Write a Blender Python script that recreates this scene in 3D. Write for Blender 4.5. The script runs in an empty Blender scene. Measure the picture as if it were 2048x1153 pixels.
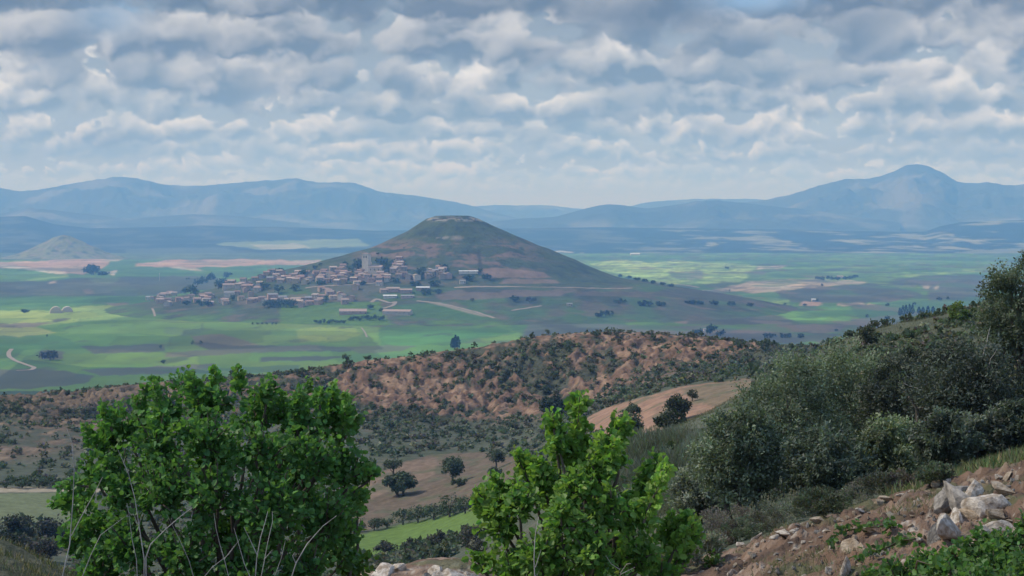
import bpy, math, random
import numpy as np
from mathutils import Vector

SC = bpy.context.scene
COL = SC.collection
R = math.radians

# ------------------------------------------------------------------ camera
FPX = 3822.0            # focal length in pixels of a 2048 px wide picture
CX, CY = 1024.0, 576.5
HORIZON = 447.0         # picture row of eye level
EYE = 150.0             # eye height above the plain, metres
PITCH = math.atan((CY - HORIZON) / FPX)
cam_data = bpy.data.cameras.new('camera')
cam_data.sensor_width = 36.0
cam_data.lens = 36.0 * FPX / 2048.0
cam_data.clip_start = 0.3
cam_data.clip_end = 200000.0
cam = bpy.data.objects.new('camera', cam_data)
COL.objects.link(cam)
cam.location = (0, 0, EYE)
cam.rotation_euler = (math.pi / 2 - PITCH, 0, 0)
SC.camera = cam

# ------------------------------------------------------------------ render and exposure
SC.render.engine = 'CYCLES'
SC.cycles.use_denoising = True
SC.cycles.max_bounces = 6
SC.cycles.diffuse_bounces = 3
SC.cycles.glossy_bounces = 1
SC.cycles.transmission_bounces = 3
SC.cycles.transparent_max_bounces = 8
SC.cycles.volume_bounces = 1
SC.cycles.sample_clamp_indirect = 8.0
SC.view_settings.view_transform = 'Standard'
SC.view_settings.look = 'None'
SC.view_settings.gamma = 1.0
SC.view_settings.exposure = 0.0

# ------------------------------------------------------------------ sun
SUN_AZ = R(-78)         # from straight ahead, negative is to the left
SUN_EL = R(48)
sun_data = bpy.data.lights.new('sun', 'SUN')
sun_data.energy = 3.0
sun_data.angle = R(4.0)
sun_data.color = (1.0, 0.93, 0.80)
sun = bpy.data.objects.new('sun', sun_data)
COL.objects.link(sun)
sdir = Vector((math.sin(SUN_AZ) * math.cos(SUN_EL), math.cos(SUN_AZ) * math.cos(SUN_EL), math.sin(SUN_EL)))
sun.rotation_euler = sdir.to_track_quat('Z', 'Y').to_euler()
sun.location = (0, 0, 400)

# ------------------------------------------------------------------ world: blue sky with a broken deck of cumulus
world = bpy.data.worlds.new('World')
SC.world = world
world.use_nodes = True
wt = world.node_tree
wt.nodes.clear()


class NT:
    """short-hand for wiring shader nodes"""

    def __init__(self, tree):
        self.t = tree

    def node(self, kind, **props):
        n = self.t.nodes.new(kind)
        for k, v in props.items():
            setattr(n, k, v)
        return n

    def put(self, sock, val):
        if val is None:
            return
        if isinstance(val, bpy.types.NodeSocket):
            self.t.links.new(val, sock)
        else:
            sock.default_value = val

    def m(self, op, a, b=None, c=None, clamp=False):
        n = self.node('ShaderNodeMath', operation=op, use_clamp=clamp)
        for i, v in enumerate((a, b, c)):
            self.put(n.inputs[i], v)
        return n.outputs[0]

    def xyz(self, x, y, z):
        n = self.node('ShaderNodeCombineXYZ')
        for i, v in enumerate((x, y, z)):
            self.put(n.inputs[i], v)
        return n.outputs[0]

    def noise(self, vec, scale=1.0, detail=5.0, rough=0.55, dist=0.0, lac=2.0):
        n = self.node('ShaderNodeTexNoise', noise_dimensions='3D')
        self.put(n.inputs['Vector'], vec)
        self.put(n.inputs['Scale'], scale)
        self.put(n.inputs['Detail'], detail)
        self.put(n.inputs['Roughness'], rough)
        self.put(n.inputs['Lacunarity'], lac)
        self.put(n.inputs['Distortion'], dist)
        return n.outputs['Fac']

    def step(self, x, lo, hi):
        n = self.node('ShaderNodeMapRange', interpolation_type='SMOOTHSTEP', clamp=True)
        self.put(n.inputs['Value'], x)
        self.put(n.inputs['From Min'], lo)
        self.put(n.inputs['From Max'], hi)
        return n.outputs['Result']

    def mix(self, f, a, b, blend='MIX'):
        n = self.node('ShaderNodeMix', data_type='RGBA', blend_type=blend, clamp_factor=True)
        self.put(n.inputs[0], f)
        for i, v in ((6, a), (7, b)):
            if isinstance(v, (tuple, list)) and len(v) == 3:
                v = (*v, 1.0)
            self.put(n.inputs[i], v)
        return n.outputs[2]


W = NT(wt)
wdir = W.node('ShaderNodeTexCoord').outputs['Generated']
wsep = W.node('ShaderNodeSeparateXYZ')
W.put(wsep.inputs[0], wdir)
sky = W.node('ShaderNodeTexSky', sky_type='NISHITA', sun_disc=False, sun_elevation=SUN_EL, sun_rotation=SUN_AZ,
             altitude=900.0, air_density=1.0, dust_density=1.0, ozone_density=1.0)
SKY_STRENGTH = 0.1
puff = W.noise(wdir, 5.0, 3.0, 0.6)
x = W.mix(W.step(puff, 0.40, 0.60), sky.outputs[0], (5.0, 7.3, 12.4))
x = W.mix(W.step(wsep.outputs[2], -0.03, 0.0), (1.3, 1.5, 1.4), x)
bg = W.node('ShaderNodeBackground')
W.put(bg.inputs['Color'], x)
bg.inputs['Strength'].default_value = SKY_STRENGTH
wo = W.node('ShaderNodeOutputWorld')
wt.links.new(bg.outputs[0], wo.inputs['Surface'])
world.cycles.sampling_method = 'MANUAL'
world.cycles.sample_map_resolution = 256

# ------------------------------------------------------------------ sky dome behind the mountains: rows of flat-based cumulus
skymat = bpy.data.materials.new('sky')
skymat.use_nodes = True
skymat.node_tree.nodes.clear()
W = NT(skymat.node_tree)
gen = W.node('ShaderNodeTexCoord').outputs['Object']
nrm = W.node('ShaderNodeVectorMath', operation='NORMALIZE')
W.put(nrm.inputs[0], gen)
sep = W.node('ShaderNodeSeparateXYZ')
W.put(sep.inputs[0], nrm.outputs[0])
EL = W.m('MULTIPLY', W.m('ARCSINE', sep.outputs[2]), 57.2958)
AZ = W.m('MULTIPLY', W.m('ARCTAN2', sep.outputs[0], sep.outputs[1]), 57.2958)
def el_of(py):
    return (HORIZON - py) / 66.7


def az_of(px):
    return (px - CX) / 66.7


def spot(px, py, rx, ry):
    """soft bump at one place of the sky"""
    dx = W.m('DIVIDE', W.m('SUBTRACT', AZ, az_of(px)), rx / 66.7)
    dy = W.m('DIVIDE', W.m('SUBTRACT', EL, el_of(py)), ry / 66.7)
    d = W.m('ADD', W.m('MULTIPLY', dx, dx), W.m('MULTIPLY', dy, dy))
    return W.m('POWER', 2.71828, W.m('MULTIPLY', d, -1.0))


def bias(items):
    tot = None
    for px, py, rx, ry, a in items:
        s = W.m('MULTIPLY', spot(px, py, rx, ry), a)
        tot = s if tot is None else W.m('ADD', tot, s)
    return tot


def billow(u, v, seed, detail):
    """cauliflower heaps: rounded cells roughened by noise"""
    u = W.m('ADD', u, seed * 7.31)
    v = W.m('ADD', v, seed * 3.17)
    n = W.noise(W.xyz(u, v, 0.0), 1.0, detail, 0.56, 0.1)
    n.node.noise_dimensions = '2D'
    k = W.m('MULTIPLY', W.m('SUBTRACT', n, 0.5), 1.1)
    vo = W.node('ShaderNodeTexVoronoi', voronoi_dimensions='2D', feature='SMOOTH_F1')
    W.put(vo.inputs['Vector'], W.xyz(W.m('ADD', u, k), W.m('ADD', v, k), 0.0))
    vo.inputs['Scale'].default_value = 1.25
    vo.inputs['Smoothness'].default_value = 0.35
    if 'Detail' in vo.inputs:
        vo.inputs['Detail'].default_value = 1.5
        vo.inputs['Roughness'].default_value = 0.45
    h = W.m('SUBTRACT', 0.92, vo.outputs['Distance'])
    return W.m('ADD', W.m('MULTIPLY', n, 0.55), W.m('MULTIPLY', h, 0.50))


def cloud_row(under, base, high, wide, seed, cover, lit, shade, amount=1.0, extra=None):
    """one row of flat-based cumulus over what lies behind it; base and high are picture rows, wide the size of one cloud"""
    hd, wd = high / 66.7, wide / 66.7
    bend = W.noise(W.xyz(W.m('DIVIDE', AZ, wd * 1.2), seed, 0.0), 1.0, 2.0, 0.5)
    e0 = W.m('ADD', W.m('MULTIPLY', W.m('SUBTRACT', bend, 0.5), hd * 0.9), el_of(base))
    t = W.m('DIVIDE', W.m('SUBTRACT', EL, e0), hd)
    big = W.noise(W.xyz(W.m('DIVIDE', AZ, wd * 0.45), W.m('DIVIDE', EL, hd * 1.6), seed + 7.0), 1.0, 1.0, 0.5)
    u = W.m('DIVIDE', AZ, hd * 1.12)
    v = W.m('DIVIDE', EL, hd * 0.88)
    n1 = billow(u, v, seed, 5.0)
    n2 = billow(W.m('ADD', u, -0.14), W.m('ADD', v, 0.30), seed, 3.0)
    shape = W.m('ADD', W.m('MULTIPLY', n1, 0.75), W.m('MULTIPLY', big, 0.75))
    d = W.m('SUBTRACT', shape, W.m('MULTIPLY', W.m('MAXIMUM', t, 0.0), 0.34))
    if extra is not None:
        d = W.m('ADD', d, extra)
    edge = 0.73 - 0.40 * cover
    soft = W.m('ADD', W.m('MULTIPLY', W.m('SUBTRACT', n1, 0.5), 0.8), t)
    a = W.m('MULTIPLY', W.step(soft, -0.11, 0.12), W.step(d, edge - 0.035, edge + 0.065))
    a = W.m('MULTIPLY', a, amount)
    rel = W.m('MULTIPLY', W.m('SUBTRACT', n1, n2), 2.0)
    rim = W.m('MULTIPLY', W.step(d, edge + 0.22, edge + 0.03), 0.22)
    body = W.m('MULTIPLY', W.step(W.m('ADD', t, W.m('MULTIPLY', W.m('SUBTRACT', n1, 0.5), -0.8)), -0.05, 0.95), 0.95)
    light = W.m('ADD', W.m('ADD', rel, W.m('ADD', rim, body)), -0.12, clamp=True)
    dim = W.m('MULTIPLY_ADD', W.step(W.noise(W.xyz(W.m('DIVIDE', AZ, wd * 0.8), W.m('DIVIDE', EL, hd * 2.0), seed + 90.0), 1.0, 2.0, 0.5), 0.34, 0.62), 0.62, 0.38)
    light = W.m('MULTIPLY', light, dim)
    return W.mix(a, under, W.mix(light, shade, lit))


K = 1.0


def c(r, g, b):
    return (r * K, g * K, b * K)


# colours are the brightness of the sky itself; the haze below dims them a little
bright = bias([(780, 12, 40, 26, 1.0), (1290, 112, 90, 34, .30), (1640, 258, 60, 28, .55), (1860, 95, 120, 40, .35), (1990, 178, 90, 40, .40),
               (290, 218, 110, 40, .35), (570, 280, 70, 24, .45), (60, 205, 90, 50, .25), (940, 130, 90, 40, .35), (1290, 288, 110, 26, .35),
               (1060, 165, 100, 50, .22), (1570, 130, 110, 45, .22), (90, 285, 70, 26, .35), (1480, 60, 60, 40, .3),
               (180, 285, 160, 26, -.30), (1450, 255, 130, 30, -.22), (130, 55, 140, 60, -.15), (480, 70, 130, 40, -.15),
               (900, 60, 160, 50, -.22), (1350, 20, 260, 36, -.25), (1850, 40, 240, 30, -.20), (560, 160, 130, 40, -.2)])
blue = W.m('ADD', spot(1500, 8, 90, 22), W.m('MULTIPLY', spot(230, 45, 70, 36), 0.45), clamp=True)

low = W.mix(W.step(EL, 0.0, 2.2), c(.54, .70, .80), c(.38, .47, .55))
low = W.mix(W.step(EL, 1.8, 7.0), low, c(.29, .355, .41))
low = W.mix(blue, low, c(.26, .48, .80))
mass = W.noise(W.xyz(W.m('DIVIDE', AZ, 3.6), W.m('DIVIDE', EL, 1.5), 3.0), 1.0, 2.0, 0.5)
mass = W.m('MULTIPLY', W.m('SUBTRACT', mass, 0.47), 0.55)
x = low
rows = [  # base, high, wide, seed, cover, lit, shade, amount
    (386, 44, 330, 3.1, .74, (.66, .80, .95), (.46, .60, .76), .8),
    (360, 48, 280, 9.7, .70, (.78, .86, .95), (.38, .52, .70), .85),
    (326, 62, 250, 15.3, .76, (.76, .81, .86), (.30, .41, .52), .9),
    (290, 80, 270, 21.9, .80, (.79, .82, .85), (.26, .355, .44), .9),
    (244, 96, 300, 27.4, .82, (.78, .80, .815), (.22, .30, .37), .92),
    (190, 116, 340, 33.8, .84, (.75, .765, .78), (.185, .25, .305), .92),
    (124, 130, 380, 39.2, .86, (.67, .69, .71), (.155, .205, .25), .92),
    (46, 150, 440, 51.1, .88, (.52, .555, .585), (.13, .17, .21), .92),
]
for base, high, wide, seed, cover, lit, shade, amount in rows:
    x = cloud_row(x, base, high, wide, seed, cover, c(*lit), c(*shade), amount, mass)
x = W.mix(W.m('MULTIPLY', blue, 0.8), x, c(.30, .50, .80))
glow = W.m('ADD', 1.0, W.m('MULTIPLY', bright, 0.32))
x = W.mix(1.0, x, W.xyz(glow, glow, glow), 'MULTIPLY')
em = W.node('ShaderNodeEmission')
W.put(em.inputs['Color'], x)
em.inputs['Strength'].default_value = 1.0
mo = W.node('ShaderNodeOutputMaterial')
skymat.node_tree.links.new(em.outputs[0], mo.inputs['Surface'])
skymat.cycles.emission_sampling = 'NONE'

SKY_R = 70000.0
sv, sf = [], []
na, ne = 120, 16
for j in range(ne + 1):
    e = R(-1.2 + 14.2 * j / ne)
    for i in range(na + 1):
        a = R(-62 + 124 * i / na)
        sv.append((SKY_R * math.cos(e) * math.sin(a), SKY_R * math.cos(e) * math.cos(a), SKY_R * math.sin(e)))
for j in range(ne):
    for i in range(na):
        k = j * (na + 1) + i
        sf.append((k, k + na + 1, k + na + 2, k + 1))
sme = bpy.data.meshes.new('sky')
sme.from_pydata(sv, [], sf)
sme.materials.append(skymat)
sky_dome = bpy.data.objects.new('sky', sme)
COL.objects.link(sky_dome)
sky_dome.location = (0, 0, EYE)
sky_dome['kind'] = 'structure'

# ================================================================== numeric helpers
def _perm(seed):
    rng = np.random.RandomState(seed)
    a = rng.rand(256) * 2 * np.pi
    return rng.permutation(256).astype(np.int32), np.cos(a).astype(np.float32), np.sin(a).astype(np.float32)


def gnoise(x, y, seed=0):
    """gradient noise, about -0.7 .. 0.7"""
    P, gx, gy = _perm(seed)
    x = np.asarray(x, np.float64)
    y = np.asarray(y, np.float64)
    xi = np.floor(x).astype(np.int64)
    yi = np.floor(y).astype(np.int64)
    fx = (x - xi).astype(np.float32)
    fy = (y - yi).astype(np.float32)
    ux = fx * fx * fx * (fx * (fx * 6 - 15) + 10)
    uy = fy * fy * fy * (fy * (fy * 6 - 15) + 10)

    def g(i, j, dx, dy):
        h = P[(P[i & 255] + j) & 255]
        return gx[h] * dx + gy[h] * dy
    a = g(xi, yi, fx, fy)
    b = g(xi + 1, yi, fx - 1, fy)
    c_ = g(xi, yi + 1, fx, fy - 1)
    d = g(xi + 1, yi + 1, fx - 1, fy - 1)
    return (a + (b - a) * ux) * (1 - uy) + (c_ + (d - c_) * ux) * uy


def fbm(x, y, octaves=5, seed=0, gain=0.5, lac=2.03):
    t, amp, s = 0.0, 1.0, 0.0
    for o in range(octaves):
        t = t + amp * gnoise(x * lac ** o + 17.3 * o, y * lac ** o - 9.1 * o, seed + o)
        s += amp
        amp *= gain
    return t / s * 1.6


def ridged(x, y, octaves=4, seed=0, gain=0.5):
    t, amp, s = 0.0, 1.0, 0.0
    for o in range(octaves):
        t = t + amp * (1 - np.abs(gnoise(x * 2.07 ** o + 5.7 * o, y * 2.07 ** o + 3.3 * o, seed + o)) * 2.2)
        s += amp
        amp *= gain
    return t / s


def sstep(x, a, b):
    t = np.clip((x - a) / (b - a), 0, 1)
    return t * t * (3 - 2 * t)


def lerp(a, b, f):
    f = np.asarray(f)[..., None]
    return a * (1 - f) + np.asarray(b, np.float32) * f


def blur(a, r, axis):
    if r < 1:
        return a
    k = np.exp(-0.5 * (np.arange(-2 * r, 2 * r + 1) / r) ** 2)
    k /= k.sum()
    pad = [(0, 0), (0, 0)]
    pad[axis] = (2 * r, 2 * r)
    b = np.pad(a, pad, mode='edge')
    out = np.zeros_like(a)
    n = a.shape[axis]
    for i, w in enumerate(k):
        out += w * (b[i:i + n] if axis == 0 else b[:, i:i + n])
    return out


CP, SP = math.cos(PITCH), math.sin(PITCH)


def ray(px, py):
    """world direction through a picture point, scaled so that its forward ground distance is 1"""
    u = (px - CX) / FPX
    v = (CY - py) / FPX
    x, y, z = u, CP + v * SP, -SP + v * CP
    return x / y, z / y


def slope_row(px, py):
    return ray(px, py)


def point(px, py, d):
    a, b = ray(px, py)
    return np.array([a * d, d, EYE + b * d])


def project(x, y, z):
    z = z - EYE
    f = y * CP - z * SP
    up = y * SP + z * CP
    return CX + FPX * x / f, CY - FPX * up / f


def in_poly(px, py, poly):
    inside = np.zeros(np.shape(px), bool)
    n = len(poly)
    for i in range(n):
        x1, y1 = poly[i]
        x2, y2 = poly[(i + 1) % n]
        if y1 == y2:
            continue
        hit = ((y1 > py) != (y2 > py)) & (px < (x2 - x1) * (py - y1) / (y2 - y1) + x1)
        inside ^= hit
    return inside


def set_col(me, cols, name='Col'):
    at = me.color_attributes.new(name, 'FLOAT_COLOR', 'POINT')
    c4 = np.ones((len(me.vertices), 4), np.float32)
    c4[:, :3] = np.clip(cols, 0, 1)
    at.data.foreach_set('color', c4.ravel())


def raw_mesh(name, V, loops, starts, mats, cols=None, smooth=False, matidx=None):
    me = bpy.data.meshes.new(name)
    V = np.asarray(V, np.float32)
    me.vertices.add(len(V))
    me.vertices.foreach_set('co', V.ravel())
    loops = np.asarray(loops, np.int32)
    starts = np.asarray(starts, np.int32)
    me.loops.add(len(loops))
    me.loops.foreach_set('vertex_index', loops)
    me.polygons.add(len(starts))
    me.polygons.foreach_set('loop_start', starts)
    if smooth:
        me.polygons.foreach_set('use_smooth', np.ones(len(starts), bool))
    if matidx is not None:
        me.polygons.foreach_set('material_index', np.asarray(matidx, np.int32))
    me.update(calc_edges=True)
    if cols is not None:
        set_col(me, cols)
    for m_ in (mats if isinstance(mats, (list, tuple)) else [mats]):
        me.materials.append(m_)
    return me


def grid_mesh(name, X, Y, Z, cols, mat, smooth=True):
    nr, nc = X.shape
    V = np.stack([X, Y, Z], -1).reshape(-1, 3)
    i = np.arange(nr - 1)[:, None] * nc + np.arange(nc - 1)[None, :]
    q = np.stack([i, i + 1, i + nc + 1, i + nc], -1).reshape(-1)
    return raw_mesh(name, V, q, np.arange(len(q) // 4) * 4, mat, cols.reshape(-1, 3), smooth)


def obj(name, me, parent=None, label=None, cat=None, group=None, kind=None, loc=None):
    o = bpy.data.objects.new(name, me)
    COL.objects.link(o)
    if parent is not None:
        o.parent = parent
    if loc is not None:
        o.location = loc
    tag(o, label, cat, group, kind)
    return o


def tag(o, label=None, cat=None, group=None, kind=None):
    for k, v in (('label', label), ('category', cat), ('group', group), ('kind', kind)):
        if v is not None:
            o[k] = v
    return o


# ================================================================== materials
def new_mat(name):
    m_ = bpy.data.materials.new(name)
    m_.use_nodes = True
    t = m_.node_tree
    t.nodes.clear()
    n = NT(t)
    out = n.node('ShaderNodeOutputMaterial')
    return m_, n, out


def ground_mat(name, scale, amount=0.35, bump=0.0, bump_scale=None, dist=0.1, rough=0.95):
    m_, n, out = new_mat(name)
    p = n.node('ShaderNodeBsdfPrincipled')
    p.inputs['Roughness'].default_value = rough
    p.inputs['Specular IOR Level'].default_value = 0.12
    at = n.node('ShaderNodeAttribute', attribute_name='Col')
    pos = n.node('ShaderNodeNewGeometry').outputs['Position']
    f = n.noise(pos, scale, 6.0, 0.62)
    g = n.m('MULTIPLY_ADD', n.m('SUBTRACT', f, 0.5), amount * 4, 1.0)
    g = n.m('MAXIMUM', g, 0.25)
    colr = n.mix(1.0, at.outputs['Color'], n.xyz(g, g, g), 'MULTIPLY')
    n.put(p.inputs['Base Color'], colr)
    if bump:
        b = n.node('ShaderNodeBump')
        b.inputs['Strength'].default_value = bump
        b.inputs['Distance'].default_value = dist
        n.put(b.inputs['Height'], n.noise(pos, bump_scale or scale, 5.0, 0.6))
        n.put(p.inputs['Normal'], b.outputs[0])
    n.put(out.inputs['Surface'], p.outputs[0])
    return m_


def leaf_mat(name, trans=0.35, rough=0.5, spec=0.35, vary=0.25, objvary=0.0):
    m_, n, out = new_mat(name)
    at = n.node('ShaderNodeAttribute', attribute_name='Col').outputs['Color']
    pos = n.node('ShaderNodeNewGeometry').outputs['Position']
    g = n.m('MULTIPLY_ADD', n.m('SUBTRACT', n.noise(pos, 9.0, 3.0, 0.6), 0.5), vary * 4, 1.0)
    if objvary:
        rnd = n.node('ShaderNodeObjectInfo').outputs['Random']
        g = n.m('MULTIPLY', g, n.m('MULTIPLY_ADD', n.m('SUBTRACT', rnd, 0.5), objvary * 2, 1.0))
    colr = n.mix(1.0, at, n.xyz(g, g, g), 'MULTIPLY')
    p = n.node('ShaderNodeBsdfPrincipled')
    p.inputs['Roughness'].default_value = rough
    p.inputs['Specular IOR Level'].default_value = spec
    n.put(p.inputs['Base Color'], colr)
    tr = n.node('ShaderNodeBsdfTranslucent')
    n.put(tr.inputs['Color'], n.mix(1.0, colr, (1.25, 1.35, 0.6), 'MULTIPLY'))
    mx = n.node('ShaderNodeMixShader')
    mx.inputs[0].default_value = trans
    n.put(mx.inputs[1], p.outputs[0])
    n.put(mx.inputs[2], tr.outputs[0])
    n.put(out.inputs['Surface'], mx.outputs[0])
    return m_


def solid_mat(name, col, scale=3.0, amount=0.2, rough=0.9, bump=0.0, stretch=(1, 1, 1), col2=None, spec=0.2, objvary=0.0, space='Object'):
    m_, n, out = new_mat(name)
    p = n.node('ShaderNodeBsdfPrincipled')
    p.inputs['Roughness'].default_value = rough
    p.inputs['Specular IOR Level'].default_value = spec
    co = n.node('ShaderNodeTexCoord').outputs[space]
    mp = n.node('ShaderNodeMapping')
    mp.inputs['Scale'].default_value = stretch
    n.put(mp.inputs['Vector'], co)
    f = n.noise(mp.outputs[0], scale, 6.0, 0.62)
    a = tuple(v * (1 - amount) for v in col)
    b = col2 if col2 is not None else tuple(min(1, v * (1 + amount)) for v in col)
    colr = n.mix(n.step(f, 0.32, 0.68), a, b)
    if objvary:
        rnd = n.node('ShaderNodeObjectInfo').outputs['Random']
        g = n.m('MULTIPLY_ADD', n.m('SUBTRACT', rnd, 0.5), objvary * 2, 1.0)
        colr = n.mix(1.0, colr, n.xyz(g, g, g), 'MULTIPLY')
    n.put(p.inputs['Base Color'], colr)
    if bump:
        bn = n.node('ShaderNodeBump')
        bn.inputs['Strength'].default_value = bump
        bn.inputs['Distance'].default_value = 0.02
        n.put(bn.inputs['Height'], n.noise(mp.outputs[0], scale * 2.5, 6.0, 0.65))
        n.put(p.inputs['Normal'], bn.outputs[0])
    n.put(out.inputs['Surface'], p.outputs[0])
    return m_


M_NEAR = ground_mat('hillside_ground', 3.0, 0.30, 0.9, 7.0, 0.12)
M_MID = ground_mat('valley_ground', 0.6, 0.30, 0.6, 1.2, 0.5)
M_RED = ground_mat('red_earth', 0.35, 0.32, 0.8, 0.8, 0.9)
M_PLAIN = ground_mat('farmland', 0.012, 0.12)
M_CONE = ground_mat('cone_hill_ground', 0.05, 0.28, 0.6, 0.12, 4.0)
M_FAR = ground_mat('far_upland', 0.004, 0.25)
M_MTN = ground_mat('mountain_ground', 0.0012, 0.22)

# ================================================================== near ground, valley and badland ridge: one height table
CPX = np.array([-520, 0, 300, 600, 800, 950, 1100, 1300, 1400, 1500, 1700, 1850, 2048, 2620], float)
ROWS = {
    3.0:  [2600] * 14,
    6.0:  [1540, 1540, 1560, 1560, 1540, 1540, 1560, 1540, 1520, 1500, 1460, 1430, 1400, 1300],
    9.0:  [1180, 1210, 1300, 1300, 1290, 1290, 1300, 1270, 1250, 1230, 1180, 1120, 1060, 900],
    12.0: [1050, 1120, 1290, 1280, 1215, 1215, 1250, 1220, 1190, 1140, 1062, 1020, 962, 800],
    14.5: [1020, 1096, 1240, 1230, 1124, 1126, 1200, 1170, 1116, 1076, 1008, 968, 920, 762],
    16.0: [1030, 1110, 1250, 1240, 1150, 1150, 1215, 1190, 1125, 1082, 1010, 970, 922, 765],
    19.0: [1080, 1150, 1260, 1260, 1210, 1210, 1235, 1205, 1135, 1095, 1025, 985, 930, 770],
    25.0: [1150, 1180, 1260, 1260, 1235, 1230, 1230, 1180, 1130, 1085, 1035, 995, 930, 772],
    40.0: [1190, 1200, 1240, 1240, 1225, 1200, 1160, 1090, 1050, 1020, 985, 955, 895, 745],
    60.0: [1190, 1200, 1230, 1240, 1220, 1180, 1090, 985, 960, 940, 905, 875, 815, 685],
    90.0: [1180, 1190, 1220, 1230, 1210, 1160, 1040, 882, 860, 845, 795, 765, 705, 605],
    130.: [1170, 1180, 1200, 1210, 1190, 1130, 1010, 878, 840, 783, 712, 678, 626, 540],
    170.: [1160, 1170, 1190, 1190, 1165, 1105, 990, 886, 850, 795, 675, 638, 588, 500],
    220.: [1130, 1150, 1165, 1165, 1132, 1075, 960, 870, 850, 805, 704, 674, 628, 575],
    250.: [1100, 1120, 1140, 1145, 1122, 1062, 945, 842, 815, 792, 700, 672, 630, 580],
    300.: [1035, 1050, 1080, 1108, 1096, 1028, 925, 800, 779, 766, 715, 690, 650, 600],
    340.: [1000, 1010, 1030, 1060, 1042, 990, 908, 785, 766, 756, 720, 700, 660, 610],
    370.: [978, 985, 1000, 1012, 998, 965, 894, 780, 762, 752, 720, 700, 662, 612],
    400.: [955, 960, 970, 972, 952, 940, 880, 775, 758, 749, 720, 702, 664, 614],
    440.: [920, 922, 922, 920, 902, 905, 862, 769, 753, 744, 720, 704, 666, 616],
    480.: [870, 868, 876, 876, 866, 872, 848, 764, 748, 739, 718, 704, 668, 618],
    515.: [828, 828, 834, 838, 834, 838, 832, 756, 742, 732, 716, 704, 668, 618],
    535.: [818, 816, 808, 806, 790, 792, 780, 722, 716, 718, 712, 700, 668, 618],
    552.: [812, 807, 782, 766, 740, 736, 712, 690, 692, 704, 708, 698, 668, 618],
    566.: [808, 801, 770, 747, 714, 699, 672, 670, 678, 692, 704, 697, 668, 618],
    576.: [815, 806, 776, 753, 722, 702, 668, 667, 676, 690, 704, 697, 668, 618],
    600.: [850, 840, 810, 790, 770, 745, 700, 690, 700, 715, 720, 715, 690, 640],
    700.: [960, 955, 940, 930, 920, 905, 880, 870, 870, 870, 870, 870, 850, 830],
    900.: [1050, 1050, 1050, 1050, 1050, 1050, 1050, 1040, 1040, 1040, 1040, 1040, 1040, 1040],
    1100.: [966] * 14,
}
DK = np.array(sorted(ROWS))
TAB = np.array([ROWS[k] for k in DK])
GPX = np.arange(-520, 2621, 4.0)
GD = np.unique(np.concatenate([np.geomspace(3, 9, 40), np.geomspace(9, 20, 150), np.geomspace(20, 62, 90), np.geomspace(62, 330, 170),
                               np.linspace(330, 500, 110), np.linspace(500, 620, 250), np.geomspace(620, 1100, 40)]))
_t1 = np.array([np.interp(np.log(GD), np.log(DK), TAB[:, j]) for j in range(len(CPX))]).T
GPY = np.array([np.interp(GPX, CPX, r) for r in _t1])
GPY = blur(blur(GPY, 12, 1), 4, 0)
PXG, DG = np.meshgrid(GPX, GD)
ax, bz = ray(PXG, GPY)
GX, GY, GZ = ax * DG, DG, EYE + bz * DG

# relief
nearw = 1 - sstep(DG, 25, 60)
GZ = GZ + nearw * (0.10 * fbm(GX * 0.9, GY * 0.9, 6, 11) + 0.05 * ridged(GX * 2.1, GY * 2.1, 4, 15)) * sstep(DG, 4, 8)
bankm = sstep(PXG + 0 * DG, 1330, 1480) * sstep(DG, 8, 10) * (1 - sstep(DG, 16, 19))
GZ = GZ + bankm * (0.20 * ridged(GX * 1.3 + 3, GY * 1.3, 5, 19) - 0.27 + 0.07 * ridged(GX * 5.0, GY * 4.0, 4, 23, 0.6) + 0.03 * fbm(GX * 16, GY * 12, 3, 27))
midw = sstep(DG, 25, 60) * (1 - sstep(DG, 330, 420))
GZ = GZ + midw * 0.9 * fbm(GX * 0.06, GY * 0.06, 6, 21) * np.minimum(1, DG / 150)
badm = sstep(DG, 480, 520) * (1 - sstep(DG, 575, 610))
low_edge = np.interp(GPX, [-520, 0, 300, 600, 800, 950, 1100, 1200, 1300, 1500, 1600], [920, 935, 860, 835, 842, 852, 835, 800, 766, 712, 690])[None, :]
warp = fbm(GX * 0.03, GY * 0.03, 3, 33) * 14
gully = ridged((GX + warp) * 0.085, GY * 0.04 + warp * 0.02, 5, 31, 0.6)
crestw = 1 - 0.75 * np.exp(-((DG - 572) / 14.0) ** 2)
soil_field = fbm(GX * 0.02, GY * 0.03, 4, 36)
GZ = GZ + badm * crestw * ((gully - 0.45) * 4.2 + (ridged(GX * 0.42 + warp * 0.08, GY * 0.22, 4, 39, 0.6) - 0.5) * 2.3)
GZ = GZ + sstep(DG, 330, 420) * 0.6 * fbm(GX * 0.1, GY * 0.1, 5, 41)
LOGD = np.log(GD)


def table_z(x, y):
    """ground height of the near table"""
    x = np.asarray(x, float)
    y = np.asarray(y, float)
    px = CX + FPX * x / (y * CP + 0.0) * 1.0
    # columns are picture columns of the ground point; refine with its height
    zz = np.full(np.shape(x), 120.0)
    for _ in range(3):
        f = y * CP - (zz - EYE) * SP
        px = CX + FPX * x / f
        i = np.clip((px - GPX[0]) / 4.0, 0, len(GPX) - 1.001)
        j = np.interp(np.log(y), LOGD, np.arange(len(GD)))
        j = np.clip(j, 0, len(GD) - 1.001)
        i0, j0 = np.floor(i).astype(int), np.floor(j).astype(int)
        fi, fj = i - i0, j - j0
        zz = (GZ[j0, i0] * (1 - fi) + GZ[j0, i0 + 1] * fi) * (1 - fj) + (GZ[j0 + 1, i0] * (1 - fi) + GZ[j0 + 1, i0 + 1] * fi) * fj
    return zz


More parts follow.
